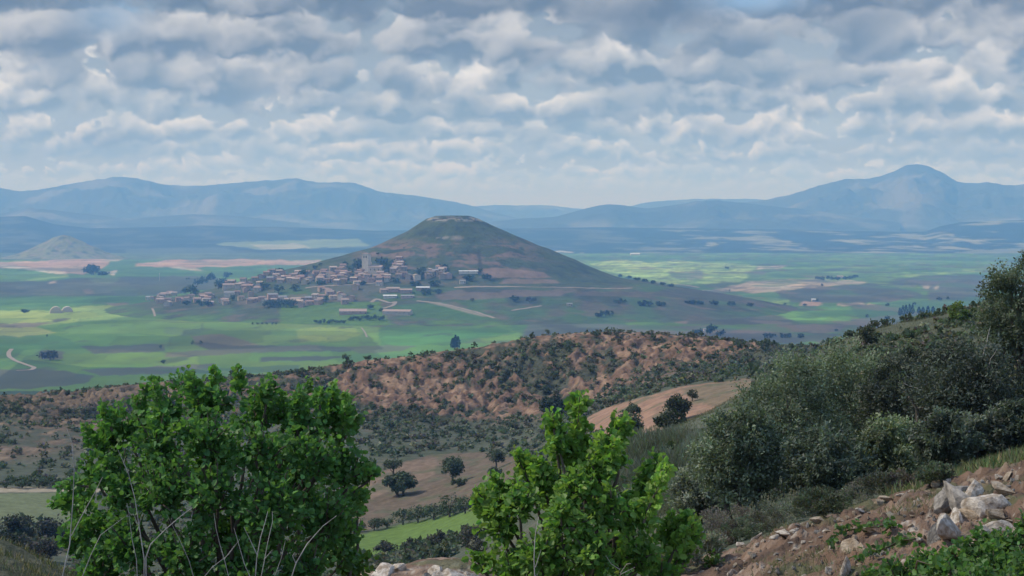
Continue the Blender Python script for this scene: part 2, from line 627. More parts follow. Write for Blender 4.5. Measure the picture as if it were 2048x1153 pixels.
PPX, PPY = project(GX, GY, GZ)
n_lo = fbm(GX * 0.02, GY * 0.02, 5, 51)
n_mid = fbm(GX * 0.15, GY * 0.15, 5, 52)
n_hi = fbm(GX * 0.9, GY * 0.9, 4, 53)
C = np.empty(GX.shape + (3,), np.float32)
C[:] = (0.085, 0.095, 0.060)
C = lerp(C, (0.145, 0.125, 0.09), sstep(n_mid, 0.05, 0.5) * 0.7)
C = lerp(C, (0.075, 0.085, 0.05), sstep(-n_mid, 0.05, 0.5) * 0.8)
# badlands: bare orange earth on the steep parts, scrub elsewhere
patch = fbm(GX * 0.30, GY * 0.18, 4, 38)
fine = ridged(GX * 0.42 + warp * 0.08, GY * 0.22, 4, 39, 0.6)
bare = sstep(gully * 0.55 + fine * 0.45 + soil_field * 0.7 + n_mid * 0.35 + patch * 0.7, 0.46, 0.74)
inbad = sstep(low_edge - PPY + n_lo * 18, -8, 14) * sstep(DG, 400, 430)
inbad = inbad * (1 - sstep(DG, 575, 600))
left_dim = np.interp(GPX, [0, 250, 700], [0.5, 0.55, 0.95])[None, :]
C = lerp(C, (0.085, 0.088, 0.06), inbad * 0.8)
redc = np.empty_like(C)
redc[:] = (0.215, 0.130, 0.086)
redc = lerp(redc, (0.36, 0.235, 0.15), sstep(n_mid + patch * 0.8 + soil_field * 0.6, 0.1, 0.55))
redc = lerp(redc, (0.15, 0.085, 0.06), sstep(-fine + 0.5 + 0.5 * n_mid, 0.0, 0.4) * 0.75)
f_ = (inbad * bare * left_dim)[..., None]
C = C * (1 - f_) + redc * f_


def paint(C, px, py, poly, col, soft=1.0, wob=3.0, where=None, freq=0.03, seed=70):
    qx = px + wob * fbm(px * freq, py * freq * 2, 3, seed)
    qy = py + wob * 0.4 * fbm(px * freq + 31, py * freq * 2, 3, seed + 3)
    xs = [p[0] for p in poly]
    ys = [p[1] for p in poly]
    box = (px > min(xs) - 12) & (px < max(xs) + 12) & (py > min(ys) - 8) & (py < max(ys) + 8)
    if where is not None:
        box &= where
    idx = np.nonzero(box)
    if len(idx[0]) == 0:
        return C
    ins = sum(in_poly(qx[idx] + a_, qy[idx] + b_, poly).astype(np.float32) for a_, b_ in ((-1.5, -.5), (1.5, -.5), (-1.5, .5), (1.5, .5), (0, 0))) * 0.2 * soft
    C[idx] = C[idx] * (1 - ins[:, None]) + np.asarray(col, np.float32) * ins[:, None]
    return C


mid = (DG > 190) & (DG < 470)
FIELD_HIGH = [(1165, 842), (1200, 822), (1250, 805), (1300, 791), (1370, 772), (1500, 758), (1520, 800), (1480, 850), (1400, 866), (1300, 885), (1240, 880), (1180, 862)]
FIELD_LOW = [(735, 958), (790, 930), (860, 910), (960, 905), (1030, 915), (1040, 960), (960, 1000), (860, 1015), (780, 1050), (690, 1070), (660, 1040), (700, 990)]
GRASS_STRIP = [(640, 1100), (720, 1070), (800, 1050), (960, 1018), (1010, 1030), (990, 1055), (900, 1078), (820, 1096), (740, 1112), (640, 1130)]
C = paint(C, PPX, PPY, FIELD_HIGH, (0.31, 0.185, 0.12), 1, 5, mid)
C = paint(C, PPX, PPY, [(1360, 776), (1500, 758), (1520, 800), (1430, 815), (1380, 800)], (0.175, 0.14, 0.085), 0.8, 6, mid)
C = paint(C, PPX, PPY, FIELD_LOW, (0.145, 0.108, 0.072), 1, 6, mid)
C = paint(C, PPX, PPY, [(735, 958), (790, 930), (880, 912), (870, 950), (800, 975), (740, 1000)], (0.22, 0.15, 0.10), 0.7, 8, mid)
fm = ((DG > 190) & (DG < 470)) * (in_poly(PPX, PPY, FIELD_LOW) | in_poly(PPX, PPY, FIELD_HIGH))
C = C * (1 + 0.30 * (fm * (fbm(GX * 0.5, GY * 0.25, 5, 63) + 0.6 * n_hi)))[..., None].astype(np.float32)
C = lerp(C, (0.105, 0.115, 0.062), fm * sstep(fbm(GX * 0.16, GY * 0.10, 4, 65), 0.02, 0.32) * 0.65)
C = np.clip(C, 0.01, 1)
C = paint(C, PPX, PPY, GRASS_STRIP, (0.12, 0.185, 0.042), 1, 3, mid)
C = paint(C, PPX, PPY, [(-400, 990), (150, 986), (190, 1010), (150, 1046), (-400, 1050)], (0.15, 0.17, 0.085), 1, 4, mid)
C = paint(C, PPX, PPY, [(-400, 979), (150, 974), (260, 980), (260, 986), (150, 984), (-400, 989)], (0.34, 0.28, 0.19), 1, 2, mid)
# right hand hillside: grass paler and greyer, soil patches near its crest
hs = sstep(PPX, 1380, 1500) * sstep(DG, 60, 90) * (1 - sstep(DG, 190, 230))
C = lerp(C, (0.105, 0.11, 0.068), hs * 0.7)
C = lerp(C, (0.40, 0.27, 0.18), hs * sstep(fbm(GX * 0.11, GY * 0.05, 4, 61), 0.18, 0.4) * 0.9)
gs = sstep(PPX, 1180, 1260) * (1 - sstep(PPX, 1440, 1560)) * sstep(DG, 42, 60) * (1 - sstep(DG, 95, 120))
C = lerp(C, (0.165, 0.175, 0.125), gs * 0.8)
# foreground: reddish earth of the bank, dry grass litter
near = 1 - sstep(DG, 17.0, 21.0)
nearsoil = np.empty_like(C)
nearsoil[:] = (0.18, 0.115, 0.077)
n_vh = fbm(GX * 5, GY * 4, 4, 54)
nearsoil = lerp(nearsoil, (0.29, 0.205, 0.145), sstep(n_hi + n_vh * 0.7, 0.05, 0.5))
nearsoil = lerp(nearsoil, (0.46, 0.40, 0.32), sstep(fbm(GX * 9, GY * 7, 3, 58), 0.30, 0.42) * 0.8)
nearsoil = lerp(nearsoil, (0.09, 0.062, 0.045), sstep(-n_hi - n_vh * 0.8, 0.05, 0.45) * 0.9)
nearsoil = lerp(nearsoil, (0.10, 0.115, 0.055), sstep(fbm(GX * 1.7, GY * 1.7, 4, 57), 0.12, 0.35) * 0.7)
nearsoil = lerp(nearsoil, (0.075, 0.085, 0.052), (1 - sstep(PXG, 250, 420)) * 0.85)
f_ = near[..., None]
C = C * (1 - f_) + nearsoil * f_


def slice_mesh(name, d0, d1, mat):
    j0 = int(np.searchsorted(GD, d0 - 1e-6))
    j1 = int(np.searchsorted(GD, d1 - 1e-6))
    s = slice(j0, j1 + 1)
    o = obj(name, grid_mesh(name, GX[s], GY[s], GZ[s], C[s], mat), kind='structure')
    return o


slice_mesh('near_hillside', 3, 62, M_NEAR)
slice_mesh('valley_ground', 62, 500, M_MID)
slice_mesh('red_ridge_hill', 500, 1100, M_RED)

# ================================================================== plain
def plain_z(x, y):
    roll = 2.2 * fbm(np.asarray(x) * 0.0022, np.asarray(y) * 0.0011, 4, 81) + 0.5 * fbm(np.asarray(x) * 0.012, np.asarray(y) * 0.008, 3, 85)
    return roll * sstep(y, 1100, 1500) + sstep(y, 1050, 1101) * 0.0


FP = np.arange(-520, 2621, 4.0)
FD = 1.0 / np.linspace(1 / 1098.0, 1 / 9600.0, 330)
PXF, DF = np.meshgrid(FP, FD)
FX = (PXF - CX) / FPX * DF
FZ = plain_z(FX, DF)
FX, FY, = (PXF - CX) / FPX * (DF * CP - (FZ - EYE) * SP), DF
fpx, fpy = project(FX, FY, FZ)
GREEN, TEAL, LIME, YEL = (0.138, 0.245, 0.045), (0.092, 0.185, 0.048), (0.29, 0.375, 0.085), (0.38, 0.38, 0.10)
TAN, PINK, SCRUB, BROWN, PALE = (0.54, 0.40, 0.26), (0.53, 0.31, 0.205), (0.10, 0.098, 0.075), (0.21, 0.16, 0.115), (0.56, 0.46, 0.31)
C2 = np.empty(FX.shape + (3,), np.float32)
C2[:] = GREEN
pn = fbm(FX * 0.0016, FY * 0.0007, 5, 91)
pn2 = fbm(FX * 0.006, FY * 0.0022, 4, 95)
C2 = lerp(C2, TEAL, sstep(pn, 0.0, 0.35))
C2 = lerp(C2, (0.19, 0.28, 0.055), sstep(-pn, 0.05, 0.4))
C2 = lerp(C2, SCRUB, sstep(pn2, 0.32, 0.52) * 0.55)
FIELDS = [
    # beyond the village, left
    ([(-500, 500), (700, 500), (700, 520), (-500, 522)], (0.12, 0.15, 0.09)),
    ([(-500, 533), (640, 528), (640, 556), (-500, 566)], TEAL),
    ([(-500, 528), (70, 523), (130, 517), (180, 515), (222, 521), (205, 539), (165, 550), (120, 545), (60, 537), (-500, 536)], PINK),
    ([(0, 530), (125, 544), (135, 549), (120, 549), (0, 534)], PALE),
    ([(60, 535), (200, 535), (190, 546), (120, 545)], (0.36, 0.27, 0.16)),
    ([(-500, 548), (135, 551), (60, 562), (-500, 566)], GREEN),
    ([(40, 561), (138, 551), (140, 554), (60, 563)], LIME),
    ([(205, 517), (245, 520), (238, 523), (205, 521)], TAN),
    ([(272, 528), (330, 521), (460, 519), (640, 521), (640, 531), (540, 530), (420, 535), (380, 536), (273, 533)], PINK),
    ([(340, 523), (470, 521), (500, 527), (400, 531)], (0.40, 0.29, 0.18)),
    ([(590, 524), (640, 524), (640, 527), (590, 527)], PALE),
    ([(355, 533), (400, 540), (420, 543), (395, 543), (340, 535)], PALE),
    ([(225, 541), (275, 534), (400, 543), (560, 533), (545, 546), (420, 553), (235, 557)], TEAL),
    ([(205, 548), (235, 541), (228, 552)], PALE),
    ([(-500, 570), (100, 562), (200, 555), (400, 553), (470, 560), (450, 575), (330, 590), (200, 596), (60, 600), (-500, 600)], SCRUB),
    ([(170, 556), (240, 556), (230, 566), (190, 566)], (0.14, 0.19, 0.08)),
    ([(95, 566), (112, 561), (112, 567), (98, 569)], TAN),
    ([(165, 580), (185, 578), (188, 588), (168, 589)], BROWN),
    ([(220, 575), (330, 572), (330, 588), (240, 592)], (0.10, 0.13, 0.07)),
    ([(-500, 598), (140, 592), (300, 592), (300, 612), (180, 612), (-500, 622)], TEAL),
    # in front of the village, left
    ([(-500, 622), (100, 622), (180, 611), (290, 614), (300, 628), (200, 640), (100, 650), (-500, 655)], LIME),
    ([(210, 606), (258, 605), (255, 615), (235, 616)], BROWN),
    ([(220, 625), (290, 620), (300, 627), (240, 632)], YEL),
    ([(-500, 650), (60, 647), (110, 645), (60, 656), (-500, 660)], BROWN),
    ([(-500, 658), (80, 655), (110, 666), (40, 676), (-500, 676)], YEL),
    ([(100, 640), (140, 636), (135, 642), (100, 645)], SCRUB),
    ([(-500, 674), (120, 672), (160, 690), (-500, 700)], TEAL),
    ([(380, 672), (440, 668), (520, 690), (430, 697), (390, 692)], (0.22, 0.175, 0.10)),
    ([(330, 655), (430, 660), (380, 672), (330, 668)], (0.13, 0.20, 0.07)),
    ([(75, 703), (100, 699), (128, 704), (125, 718), (80, 720)], SCRUB),
    ([(160, 694), (330, 688), (330, 704), (190, 708)], SCRUB),
    ([(380, 684), (470, 690), (720, 694), (700, 704), (420, 702)], SCRUB),
    ([(330, 705), (640, 690), (640, 700), (330, 716)], (0.17, 0.16, 0.10)),
    ([(520, 715), (700, 712), (640, 722), (520, 724)], SCRUB),
    ([(-500, 742), (90, 738), (190, 752), (170, 768), (60, 778), (-500, 780)], SCRUB),
    ([(160, 740), (430, 728), (420, 745), (200, 752)], (0.13, 0.12, 0.09)),
    ([(300, 742), (600, 730), (600, 745), (420, 748)], (0.10, 0.16, 0.07)),
    ([(-500, 784), (110, 782), (100, 800), (-500, 812)], (0.05, 0.08, 0.045)),
    ([(590, 662), (640, 654), (705, 656), (725, 668), (690, 682), (600, 684)], (0.30, 0.36, 0.07)),
    ([(760, 650), (960, 650), (1040, 665), (900, 690), (760, 690)], TEAL),
    ([(760, 676), (900, 660), (1010, 668), (900, 684), (780, 694)], (0.11, 0.24, 0.055)),
    ([(690, 694), (830, 690), (800, 704), (720, 708)], (0.15, 0.16, 0.09)),
    ([(700, 710), (880, 700), (860, 720), (700, 728)], (0.13, 0.235, 0.06)),
    # in front of the cone hill and to the right
    ([(880, 610), (1000, 600), (1120, 612), (1000, 640), (900, 620)], (0.13, 0.125, 0.085)),
    ([(1000, 640), (1090, 622), (1200, 632), (1260, 650), (1180, 668), (1040, 668)], TEAL),
    ([(1060, 640), (1250, 650), (1420, 655), (1560, 660), (1500, 690), (1040, 680)], (0.135, 0.14, 0.10)),
    ([(1100, 626), (1150, 618), (1210, 640), (1190, 648)], GREEN),
    ([(1180, 528), (1240, 519), (1300, 526), (1350, 521), (1400, 525), (1512, 531), (1505, 546), (1480, 566), (1400, 568), (1330, 567), (1250, 553)], (0.40, 0.52, 0.13)),  # pale young crop; its patch of sunlight is painted in as brighter green
    ([(1240, 528), (1300, 530), (1330, 538), (1260, 545)], (0.46, 0.56, 0.15)),  # brightest part of the painted sunlight on that crop
    ([(1335, 545), (1400, 542), (1410, 556), (1350, 558)], (0.21, 0.20, 0.12)),
    ([(1376, 556), (1388, 556), (1386, 560), (1375, 560)], PALE),
    ([(1512, 534), (1576, 531), (1560, 536), (1510, 541)], TAN),
    ([(1490, 548), (1510, 540), (1720, 534), (1800, 540), (1790, 552), (1560, 560), (1500, 558)], (0.145, 0.24, 0.06)),
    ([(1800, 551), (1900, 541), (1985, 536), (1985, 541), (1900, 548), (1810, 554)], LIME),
    ([(1430, 580), (1500, 563), (1570, 560), (1650, 564), (1700, 560), (1736, 566), (1660, 574), (1560, 584), (1500, 586)], TAN),
    ([(1480, 562), (1640, 558), (1700, 561), (1560, 566)], (0.28, 0.27, 0.14)),
    ([(1550, 584), (1640, 573), (1740, 568), (1800, 575), (1850, 590), (1780, 604), (1600, 606), (1560, 600)], SCRUB),
    ([(1780, 562), (1850, 552), (1950, 550), (1985, 560), (1940, 570), (1800, 572)], SCRUB),
    ([(1850, 572), (1985, 560), (1985, 600), (1860, 606)], (0.14, 0.13, 0.10)),
    ([(1845, 572), (1860, 570), (1858, 580), (1848, 578)], TAN),
    ([(1870, 574), (1880, 571), (1876, 582), (1868, 582)], TAN),
    ([(1490, 600), (1530, 594), (1580, 600), (1575, 612), (1510, 612)], LIME),
    ([(1600, 607), (1610, 602), (1642, 606), (1642, 612), (1600, 612)], PINK),
    ([(1676, 607), (1726, 606), (1730, 612), (1676, 612)], TAN),
    ([(1734, 609), (1752, 608), (1752, 612), (1735, 612)], TAN),
    ([(1370, 606), (1500, 611), (1680, 613), (1820, 618), (1790, 636), (1640, 632), (1480, 622), (1390, 622)], (0.12, 0.27, 0.055)),
    ([(1540, 622), (1600, 626), (1668, 634), (1640, 642), (1585, 640)], (0.15, 0.32, 0.07)),
    ([(1280, 640), (1400, 628), (1540, 628), (1590, 642), (1500, 650), (1380, 650)], SCRUB),
    ([(1490, 655), (1560, 650), (1700, 648), (1680, 664), (1560, 672), (1450, 668)], (0.24, 0.165, 0.125)),
    ([(1440, 668), (1600, 664), (1680, 668), (1640, 684), (1450, 690)], SCRUB),
    ([(1260, 655), (1420, 652), (1460, 664), (1400, 676), (1280, 676)], (0.155, 0.14, 0.105)),
    ([(1345, 640), (1375, 642), (1372, 648), (1348, 646)], (0.28, 0.2, 0.15)),
    ([(1700, 614), (1985, 590), (1985, 625), (1800, 640), (1720, 640)], (0.075, 0.145, 0.06)),
    ([(1700, 640), (1850, 622), (1860, 640), (1720, 664)], (0.15, 0.15, 0.10)),
]
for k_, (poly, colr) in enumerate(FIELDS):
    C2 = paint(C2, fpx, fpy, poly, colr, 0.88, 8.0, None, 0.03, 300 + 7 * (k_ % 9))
def parcels(x, y, cx, cy, seed):
    u, v = x / cx + 0.25 * y / cy, y / cy
    rngp = np.random.RandomState(seed)
    jx, jy, tint = rngp.rand(64, 64), rngp.rand(64, 64), rngp.normal(size=(64, 64))
    iu, iv = np.floor(u).astype(int), np.floor(v).astype(int)
    best, second, tb = np.full(u.shape, 9.0), np.full(u.shape, 9.0), np.zeros(u.shape)
    for a in (-1, 0, 1):
        for b in (-1, 0, 1):
            p, q = (iu + a) & 63, (iv + b) & 63
            dd = np.maximum(np.abs(u - iu - a - 0.15 - 0.7 * jx[p, q]), np.abs(v - iv - b - 0.15 - 0.7 * jy[p, q]))
            nb = dd < best
            second = np.where(nb, best, np.minimum(second, dd))
            tb = np.where(nb, tint[p, q], tb)
            best = np.where(nb, dd, best)
    return tb, second - best


for cx_, cy_, sd_, am_ in ((210.0, 330.0, 611, 0.16), (90.0, 170.0, 613, 0.10)):
    tint_, edge_ = parcels(FX, FY, cx_, cy_, sd_)
    C2 = C2 * (1 + am_ * np.clip(tint_, -1.6, 1.6))[..., None] * np.array([1.0, 1.0, 1.0], np.float32)
    warm_ = (np.clip(tint_ * 7.3 % 2 - 1, -1, 1) * 0.10)[..., None] * np.array([1.0, 0.2, -0.3], np.float32)
    C2 = C2 * (1 + warm_)
    C2 = lerp(C2, (0.075, 0.085, 0.055), (1 - sstep(edge_, 0.0, 0.035)) * 0.45 * sstep(fbm(FX * 0.004, FY * 0.003, 3, sd_ + 1), -0.2, 0.15))
st_ = fbm(FX * 0.012, FY * 0.0035, 5, 97)
C2 = C2 * (1 + 0.38 * st_)[..., None]
C2 = lerp(C2, (0.085, 0.085, 0.06), sstep(fbm(FX * 0.02, FY * 0.006, 5, 99), 0.28, 0.5) * 0.6)
rv = sstep(fpx, 930, 1060)
vn = fbm(FX * 0.007, FY * 0.0030, 5, 621)
C2 = lerp(C2, (0.085, 0.165, 0.055), rv * sstep(vn, 0.08, 0.28) * 0.65)
C2 = lerp(C2, (0.075, 0.075, 0.058), rv * sstep(-vn, 0.10, 0.30) * 0.7)
C2 = lerp(C2, (0.20, 0.15, 0.11), rv * sstep(fbm(FX * 0.010, FY * 0.004, 4, 625), 0.22, 0.36) * 0.6)
C2 = np.clip(C2, 0.01, 1)
C2 = C2 * 0.80
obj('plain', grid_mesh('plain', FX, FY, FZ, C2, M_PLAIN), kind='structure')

# ================================================================== conical hill with the village on its left flank
CONE_D = 3400.0
CONE_X = (905 - CX) / FPX * CONE_D
MPP = CONE_D / FPX


def prof(pts):
    r = np.array([p[0] for p in pts], float)
    h = np.array([p[1] for p in pts], float)
    return r, h


P_LEFT = prof([(0, 164), (30, 163), (46, 158), (80, 136), (120, 117), (147, 105.5), (182, 96), (227, 84), (271, 73), (316, 63), (360, 52), (405, 39), (450, 28), (494, 19), (538, 11), (580, 4), (650, -4), (900, -8)])
P_RIGHT = prof([(0, 164), (30, 163), (46, 158), (71, 146), (129, 121), (173, 103), (218, 85), (262, 65), (307, 51), (387, 39), (440, 31), (530, 16), (600, 2), (680, -5), (900, -8)])
P_FRONT = prof([(0, 164), (30, 163), (48, 156), (80, 139), (150, 104), (205, 78), (230, 71), (262, 56), (300, 44), (330, 42.5), (350, 38), (420, 24), (470, 16), (540, 7), (600, 1), (680, -5), (900, -8)])


def cone_z(x, y):
    dx, dy = np.asarray(x) - CONE_X, np.asarray(y) - CONE_D
    r = np.hypot(dx, dy)
    a = np.arctan2(dx, -dy)           # 0 towards the camera, positive to the right
    side = np.clip(np.abs(np.sin(a)), 0, 1)
    hl, hr, hf = (np.interp(r, *p) for p in (P_LEFT, P_RIGHT, P_FRONT))
    h = np.where(dx < 0, hl, hr) * side ** 1.5 + hf * (1 - side ** 1.5)
    w = sstep(r, 20, 90) * (1 - sstep(r, 430, 640))
    rib = ridged(a * 5.0 + 2 + 1.2 * fbm(dx * 0.006, dy * 0.006, 3, 122), r * 0.012, 5, 121) - 0.55
    ter = np.sin(h * 0.32 + 2.0 * fbm(dx * 0.01, dy * 0.01, 3, 125)) * 0.4
    return h + w * (1.7 * rib * sstep(r, 60, 200) + ter * sstep(r, 60, 140)) + 1.0 * fbm(dx * 0.03, dy * 0.03, 4, 127) * sstep(r, 0, 40)


CA, CR = np.meshgrid(np.linspace(-math.pi, math.pi, 520), np.concatenate([np.linspace(0.5, 80, 50), np.linspace(82, 480, 190), np.linspace(485, 900, 60)]))
HX, HY = CONE_X + CR * np.sin(CA), CONE_D - CR * np.cos(CA)
HZ = cone_z(HX, HY)
hx, hy = project(HX, HY, HZ)
C3 = np.empty(HX.shape + (3,), np.float32)
C3[:] = (0.092, 0.118, 0.056)
cn = fbm(HX * 0.02, HY * 0.02, 5, 131)
cn2 = fbm(HX * 0.04, HY * 0.03, 5, 135)
strata = fbm(HX * 0.009 + HY * 0.004, HZ * 0.10 + fbm(HX * 0.012, HY * 0.012, 3, 138) * 1.2, 5, 137) * 1.7 + 0.1
C3 = lerp(C3, (0.11, 0.12, 0.07), sstep(cn, 0.0, 0.4))
C3 = lerp(C3, (0.055, 0.068, 0.045), sstep(-cn, 0.05, 0.4) * 0.8)
midh = sstep(HZ, 45, 62) * (1 - sstep(HZ, 108, 128)) * (1 - sstep(hx, 1010, 1120)) * sstep(hx, 690, 740)
C3 = lerp(C3, (0.27, 0.175, 0.125), midh * sstep(strata + cn2 * 0.9, -0.15, 0.6) * 0.9)
C3 = lerp(C3, (0.045, 0.055, 0.038), sstep(fbm(HX * 0.09, HY * 0.09, 4, 144), 0.22, 0.42) * 0.7)
scar = np.exp(-((hy - 475 - 4 * cn2) / 4.0) ** 2) * sstep(hx, 840, 860) * (1 - sstep(hx, 920, 935)) * sstep(cn2, -0.05, 0.25)
C3 = lerp(C3, (0.36, 0.30, 0.22), scar * 0.9)
rim = sstep(HZ, 151, 156) * (1 - sstep(HZ, 160, 163.5)) * sstep(fbm(HX * 0.08, HY * 0.08, 3, 139), -0.15, 0.2)
C3 = lerp(C3, (0.42, 0.37, 0.29), rim * 0.9)
lowh = 1 - sstep(HZ, 38, 50)
C3 = lerp(C3, (0.105, 0.125, 0.07), lowh * 0.8)
C3 = lerp(C3, (0.10, 0.18, 0.055), lowh * sstep(fbm(HX * 0.006, HY * 0.004, 4, 140), 0.0, 0.22) * 0.8)
C3 = lerp(C3, (0.06, 0.07, 0.045), lowh * sstep(fbm(HX * 0.012, HY * 0.006, 4, 142), 0.15, 0.35) * 0.8)
C3 = lerp(C3, (0.20, 0.15, 0.105), lowh * sstep(cn + 0.4 * cn2, 0.1, 0.4) * 0.7)
C3 = lerp(C3, GREEN, sstep(-HZ, -12, 0) * sstep(-cn, -0.2, 0.2) * (1 - sstep(hx, 980, 1040)))
apron = lowh * sstep(hx, 930, 1010)
an = fbm(HX * 0.012, HY * 0.006, 5, 146)
C3 = lerp(C3, (0.15, 0.115, 0.085), apron * sstep(an, 0.05, 0.3) * 0.8)
C3 = lerp(C3, (0.085, 0.15, 0.055), apron * sstep(-an, 0.08, 0.3) * 0.8)
CONE_FIELDS = [
    ([(955, 538), (1000, 536), (1090, 545), (1100, 556), (1000, 556), (960, 548)], (0.34, 0.22, 0.155)),
    ([(1010, 558), (1110, 560), (1120, 567), (1000, 568)], (0.30, 0.205, 0.145)),
    ([(952, 500), (960, 498), (966, 540), (958, 545)], (0.05, 0.055, 0.04)),
    ([(870, 590), (910, 580), (1000, 580), (1150, 582), (1120, 592), (940, 600), (880, 600)], (0.21, 0.155, 0.12)),
    ([(920, 576), (1010, 578), (1000, 586), (930, 584)], (0.07, 0.08, 0.055)),
    ([(1150, 584), (1330, 584), (1400, 590), (1300, 594), (1150, 592)], (0.15, 0.12, 0.09)),
    ([(620, 570), (760, 566), (800, 580), (700, 590), (620, 586)], (0.15, 0.145, 0.095)),
    ([(1010, 596), (1080, 592), (1085, 606), (1020, 612)], (0.065, 0.085, 0.055)),
    ([(780, 612), (860, 606), (960, 622), (1000, 640), (900, 640), (800, 632)], TEAL),
    ([(850, 604), (880, 606), (990, 636), (960, 632)], (0.42, 0.34, 0.24)),
    ([(560, 606), (760, 604), (780, 650), (560, 650)], GREEN),
    ([(1330, 577), (1420, 580), (1490, 598), (1480, 606), (1400, 600), (1300, 590)], SCRUB),
]
for k_, (poly, colr) in enumerate(CONE_FIELDS):
    C3 = paint(C3, hx, hy, poly, colr, 0.85, 4.0, CONE_D - HY > -60, 0.05, 400 + 5 * k_)
C3 = C3 * 0.72
obj('conical_hill', grid_mesh('conical_hill', HX, HY, HZ, C3, M_CONE), kind='structure')


def ground_far(x, y):
    return np.maximum(plain_z(x, y), cone_z(x, y))


def ground(x, y):
    x, y = np.asarray(x, float), np.asarray(y, float)
    return np.where(y < 1098, table_z(x, np.clip(y, 3.01, 1098)), ground_far(x, y))


def hit(px, py, d0, d1, n=700):
    """where the line of sight through a picture point first meets the ground between two distances"""
    d = np.geomspace(d0, d1, n)
    a, b = ray(px, py)
    zr = EYE + b * d
    g = ground(a * d, d)
    below = np.nonzero(zr <= g)[0]
    if len(below) == 0:
        k = int(np.argmin(zr - g))
    else:
        k = int(below[0])
    dd = d[k]
    if k > 0 and len(below):
        t0, t1 = zr[k - 1] - g[k - 1], zr[k] - g[k]
        dd = d[k - 1] + (d[k] - d[k - 1]) * t0 / (t0 - t1 + 1e-9)
    return np.array([a * dd, dd, float(ground(np.array([a * dd]), np.array([dd]))[0])])


# small conical hill on the left
SM_D = 8200.0
sx = (128 - CX) / FPX * SM_D
SA, SR = np.meshgrid(np.linspace(-math.pi, math.pi, 160), np.linspace(0.5, 290, 80))
SXX, SYY = sx + SR * np.sin(SA), SM_D - SR * np.cos(SA)
sh = np.interp(SR, [0, 26, 76, 130, 188, 236, 290], [100, 95, 72, 45, 20, 6, -6]) + 5 * fbm(SXX * 0.02, SYY * 0.02, 5, 141) * sstep(SR, 5, 60)
sh = sh + 4 * (ridged(SA * 3, SR * 0.01, 3, 143) - 0.5) * sstep(SR, 20, 90)
cs = np.empty(SXX.shape + (3,), np.float32)
cs[:] = (0.20, 0.20, 0.095)
cs = lerp(cs, (0.24, 0.19, 0.135), sstep(fbm(SXX * 0.03, SYY * 0.03, 4, 145), 0.0, 0.35) * 0.8)
cs = lerp(cs, (0.06, 0.08, 0.05), sstep(-fbm(SXX * 0.02, SYY * 0.02, 4, 147), 0.1, 0.35) * 0.8)
obj('small_conical_hill', grid_mesh('small_conical_hill', SXX, SYY, sh, cs, M_CONE), kind='structure')

# ================================================================== wooded upland edge beyond the plain
UPX = np.arange(-520, 2621, 5.0)
crest = np.interp(UPX, [-520, -200, 0, 50, 110, 180, 300, 400, 480, 560, 640, 750, 900, 1040, 1200, 1400, 1560, 1700, 1850, 1880, 1920, 2048, 2620],
                  [450, 440, 434, 432, 449, 457, 455, 451, 454, 454, 457, 462, 460, 457, 455, 457, 459, 463, 464, 453, 445, 440, 436])
UD = np.concatenate([np.linspace(9550, 12800, 150), np.linspace(12900, 17000, 14)])
UP, UDD = np.meshgrid(UPX, UD)
UX = (UP - CX) / FPX * UDD
_, bcr = ray(UPX, crest)
zc = EYE + bcr * 12500.0
t_ = (UDD - 9550) / (12500 - 9550.0)
shape = np.interp(t_, [0, 0.15, 0.45, 0.62, 0.85, 1.0, 1.15, 2.6], [0.0, 0.06, 0.28, 0.44, 0.80, 1.0, 0.99, 0.80])
UZ = zc[None, :] * shape + 10 * fbm(UX * 0.0012, UDD * 0.0009, 5, 151) * np.sin(np.clip(t_, 0, 1) * math.pi) + 1.2 * fbm(UX * 0.01, UDD * 0.002, 3, 155) * sstep(t_, 0.5, 0.9)
UZ = UZ + 14 * np.maximum(0, ridged(UX * 0.0009, UDD * 0.0009, 4, 157) - 0.6) * np.sin(np.clip(t_, 0, 1) * math.pi)
upx, upy = project(UX, UDD, UZ)
C4 = np.empty(UX.shape + (3,), np.float32)
C4[:] = (0.022, 0.032, 0.024)
un = fbm(UX * 0.003, UDD * 0.0024, 6, 161, 0.6)
rightw = sstep(UP, 1100, 1500)
C4 = lerp(C4, (0.21, 0.205, 0.13), sstep(un, 0.0, 0.3) * (0.25 + 0.75 * rightw))
C4 = lerp(C4, (0.32, 0.30, 0.19), sstep(fbm(UX * 0.004, UDD * 0.0011, 4, 165), 0.28, 0.42) * (0.15 + 0.6 * rightw) * (1 - sstep(t_, 0.75, 0.95)))
for poly, colr in [
    ([(430, 487), (520, 483), (640, 480), (720, 478), (740, 492), (600, 498), (520, 499), (450, 493)], (0.24, 0.29, 0.12)),
    ([(500, 490), (590, 487), (620, 496), (540, 500)], (0.40, 0.36, 0.22)),
    ([(250, 498), (430, 494), (480, 504), (640, 506), (600, 516), (250, 516)], (0.10, 0.12, 0.075)),
    ([(1260, 508), (1268, 506), (1282, 506), (1280, 510), (1262, 511)], (0.85, 0.80, 0.72)),
    ([(1100, 502), (1140, 503), (1140, 506), (1110, 506)], (0.55, 0.52, 0.42)),
    ([(1150, 508), (1168, 504), (1160, 512)], (0.5, 0.47, 0.36)),
    ([(1770, 508), (1860, 512), (1850, 516), (1780, 512)], (0.5, 0.47, 0.36)),
    ([(1860, 518), (1990, 514), (1990, 522), (1880, 526)], (0.45, 0.42, 0.3)),
    ([(1900, 508), (1960, 500), (2048, 496), (2048, 512)], (0.22, 0.22, 0.13)),
]:
    C4 = paint(C4, upx, upy, poly, colr, 0.72, 9.0, None, 0.03, 500)
obj('upland_hills', grid_mesh('upland_hills', UX, UDD, UZ, C4, M_FAR), kind='structure')


